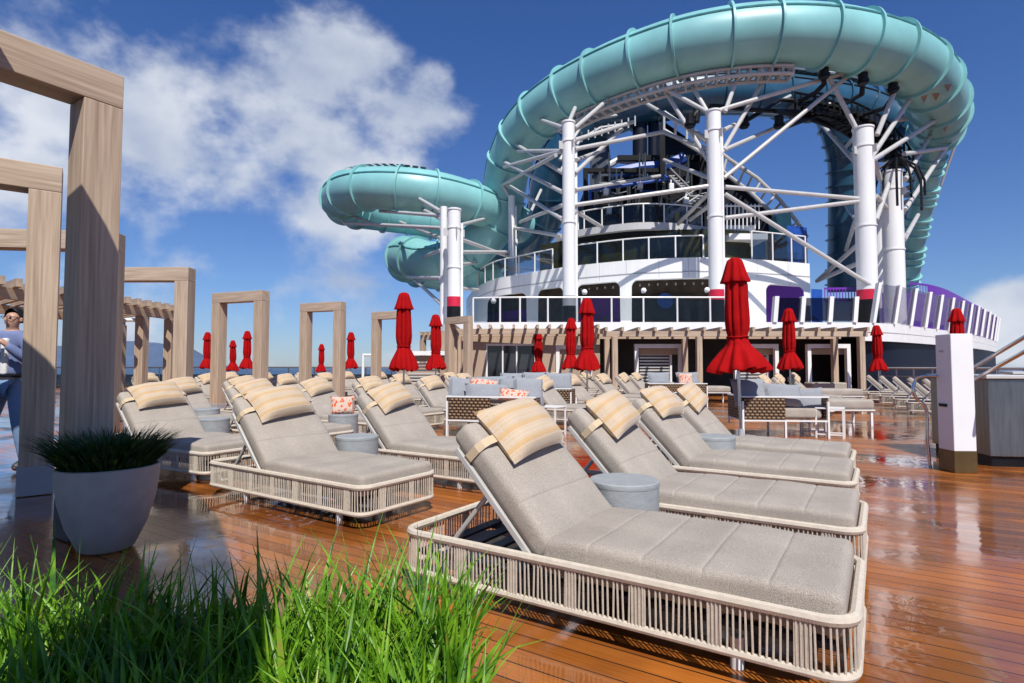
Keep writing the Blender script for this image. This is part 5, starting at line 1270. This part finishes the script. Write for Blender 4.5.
# ------------------------------------------------------------------ the man at the left edge
def skin_mesh(name, joints, edges, radii, m, parent, sub=2, root=0):
    me = bpy.data.meshes.new(name); me.from_pydata([tuple(j) for j in joints], edges, []); o = bpy.data.objects.new(name, me); COL.objects.link(o); o.parent = parent
    me.materials.append(m)
    s = o.modifiers.new('skin', 'SKIN'); s.use_smooth_shade = True
    if not me.skin_vertices: bpy.context.view_layer.objects.active = o
    for i, r_ in enumerate(radii):
        r_ = r_ if isinstance(r_, tuple) else (r_, r_)
        me.skin_vertices[0].data[i].radius = r_; me.skin_vertices[0].data[i].use_root = (i == root)
    s2_ = o.modifiers.new('sub', 'SUBSURF'); s2_.levels = sub; s2_.render_levels = sub
    return o
J = dict(pel=(0, 0, .98), sp=(0, 0, 1.16), ch=(.01, 0, 1.36), up=(.015, 0, 1.47), nk=(.02, -.005, 1.54), hb=(.025, -.02, 1.60), hm=(.03, -.015, 1.67), ht=(.03, -.005, 1.745),
 sL=(-.18, 0, 1.445), eL=(-.27, -.07, 1.18), wL=(-.05, -.25, 1.38), pL=(.0, -.28, 1.43),
 sR=(.20, 0, 1.445), eR=(.29, -.07, 1.18), wR=(.16, -.25, 1.38), pR=(.12, -.28, 1.43),
 hL=(-.09, 0, .93), kL=(-.19, -.03, .52), aL=(-.27, .02, .10), tL=(-.29, -.15, .045),
 hR=(.09, 0, .93), kR=(.15, -.03, .52), aR=(.19, .02, .10), tR=(.21, -.15, .045))
names = list(J); ix = {n: i for i, n in enumerate(names)}
E = [('pel', 'sp'), ('sp', 'ch'), ('ch', 'up'), ('up', 'nk'), ('nk', 'hb'), ('hb', 'hm'), ('hm', 'ht'), ('up', 'sL'), ('sL', 'eL'), ('eL', 'wL'), ('wL', 'pL'), ('up', 'sR'), ('sR', 'eR'), ('eR', 'wR'), ('wR', 'pR'), ('pel', 'hL'), ('hL', 'kL'), ('kL', 'aL'), ('aL', 'tL'), ('pel', 'hR'), ('hR', 'kR'), ('kR', 'aR'), ('aR', 'tR')]
rad = dict(pel=(.14, .10), sp=(.125, .09), ch=(.14, .095), up=(.11, .075), nk=.052, hb=(.062, .075), hm=(.078, .092), ht=(.062, .072), sL=.055, eL=.042, wL=.026, pL=(.035, .02), sR=.055, eR=.042, wR=.026, pR=(.035, .02), hL=.085, kL=.055, aL=.036, tL=.03, hR=.085, kR=.055, aR=.036, tR=.03)
man = empty('person', Q(10, 6.5), 0, 'man in a lavender jacket, white shirt and jeans lifting a phone to his chest', 'person')
body = skin_mesh('body', [J[n] for n in names], [(ix[a], ix[b]) for a, b in E], [rad[n] for n in names], SKIN, man)
def garment(name, ns, es, grow, m, over=None):
    l = [J[n] for n in ns]; i2 = {n: i for i, n in enumerate(ns)}
    rr = []
    for n in ns:
        r_ = rad[n]; r_ = r_ if isinstance(r_, tuple) else (r_, r_); g = (over or {}).get(n, grow); rr.append((r_[0]+g, r_[1]+g))
    return skin_mesh(name, l, [(i2[a], i2[b]) for a, b in es], rr, m, man)
garment('jacket', ['pel', 'sp', 'ch', 'up', 'nk', 'sL', 'eL', 'wL', 'sR', 'eR', 'wR'], [('pel', 'sp'), ('sp', 'ch'), ('ch', 'up'), ('up', 'nk'), ('up', 'sL'), ('sL', 'eL'), ('eL', 'wL'), ('up', 'sR'), ('sR', 'eR'), ('eR', 'wR')], .03, JACKET, {'up': .035, 'nk': .014, 'sL': .04, 'sR': .04, 'pel': .03, 'sp': .04, 'wL': .016, 'wR': .016})
garment('jeans', ['pel', 'hL', 'kL', 'aL', 'hR', 'kR', 'aR'], [('pel', 'hL'), ('hL', 'kL'), ('kL', 'aL'), ('pel', 'hR'), ('hR', 'kR'), ('kR', 'aR')], .022, JEANS, {'pel': .012})
for s_ in 'LR': garment('shoe', ['a'+s_, 't'+s_], [('a'+s_, 't'+s_)], .018, mat('shoe_leather', (.05, .05, .06), .5))
m = MB(); rounded_box(m, (.035, -.108, 1.25), (.075, .06, .40), .025, seg=4); m.build('shirt_front', TSHIRT, man, smooth=True)
m = MB(); rounded_box(m, (0, 0, 1.045), (.34, .245, .045), .02, seg=4); m.build('belt', BLACK, man, smooth=True)
# head details
hm_ = MB(); hv = []; hf = []; n1_, n2_ = 18, 12
for i in range(n2_+1):
    for k in range(n1_):
        th = k*2*math.pi/n1_; ph_ = i/n2_*math.pi*.62
        fr = max(0, -math.sin(th)); r_ = 1+.06*noise.noise(Vector((math.cos(th)*3, math.sin(th)*3, i*.5)))
        p_ = ph_*(1-.74*fr**.9)
        hv.append((.03+.098*r_*math.sin(p_)*math.cos(th), +.006+.106*r_*math.sin(p_)*math.sin(th), 1.675+.125*r_*math.cos(p_)))
for i in range(n2_):
    for k in range(n1_): hf.append((i*n1_+k, i*n1_+(k+1) % n1_, (i+1)*n1_+(k+1) % n1_, (i+1)*n1_+k))
hm_.add(hv, hf); hm_.build('hair', HAIR, man, smooth=True)
m = MB(); m.lathe([(.001, -.02), (.012, -.015), (.014, 0), (.007, .02), (.001, .03)], 10, (.028, -.112, 1.655)); m.build('nose', SKIN, man, smooth=True)
for sx in (-.058, .114):
    m = MB(); m.lathe([(.001, -.03), (.014, -.018), (.016, .01), (.001, .03)], 10, (sx, -.01, 1.66)); m.build('ear', SKIN, man, smooth=True)
m = MB(); m.box((.028, -.099, 1.618), (.045, .012, .009)); m.build('mouth', mat('lip', (.30, .09, .07), .5), man, bevel=.003)
g = empty  # glasses
m = MB()
for sx in (-.005, .062): m.tube([(sx+.024*math.cos(a), -.106, 1.682+.017*math.sin(a)) for a in [i*math.pi/8 for i in range(16)]], .002, 6, closed=True)
m.cyl((.019, -.108, 1.685), (.038, -.108, 1.685), .003, 6); m.cyl((-.03, -.105, 1.685), (-.055, -.01, 1.68), .003, 6); m.cyl((.088, -.105, 1.685), (.113, -.01, 1.68), .003, 6)
m.build('glasses', BLACK, man)
for sx in (-.005, .062):
    m = MB(); m.lathe([(.001, -.008), (.008, -.004), (.008, .004), (.001, .008)], 10, (sx, -.094, 1.682)); m.build('eye', BLACK, man, smooth=True)
for s_, px0, dx in (('L', 0, 1), ('R', .12, -1)):
    js = [(px0, -.28, 1.43)]; es = []; rs = [(.02, .014)]
    for f in range(4):
        b0 = len(js); y = -.285; z = 1.445-.018*f+.012
        js += [(px0+dx*.012, y-.006, z), (px0+dx*.038, y-.024, z+.004), (px0+dx*.056, y-.012, z+.004)]; es += [(0, b0), (b0, b0+1), (b0+1, b0+2)]; rs += [.0095, .0085, .0075]
    b0 = len(js); js += [(px0+dx*.004, -.292, 1.475), (px0+dx*.02, -.30, 1.50)]; es += [(0, b0), (b0, b0+1)]; rs += [.011, .009]
    skin_mesh('fingers', js, es, rs, SKIN, man, sub=1)
man.scale = (1.03, 1.03, 1.03)
tag(MB().box((.062+man.location.x, -.309+man.location.y, 1.52), (.075, .010, .15)).build('phone', BLACK, bevel=.004), 'black phone held upright in both hands of the man', 'phone')
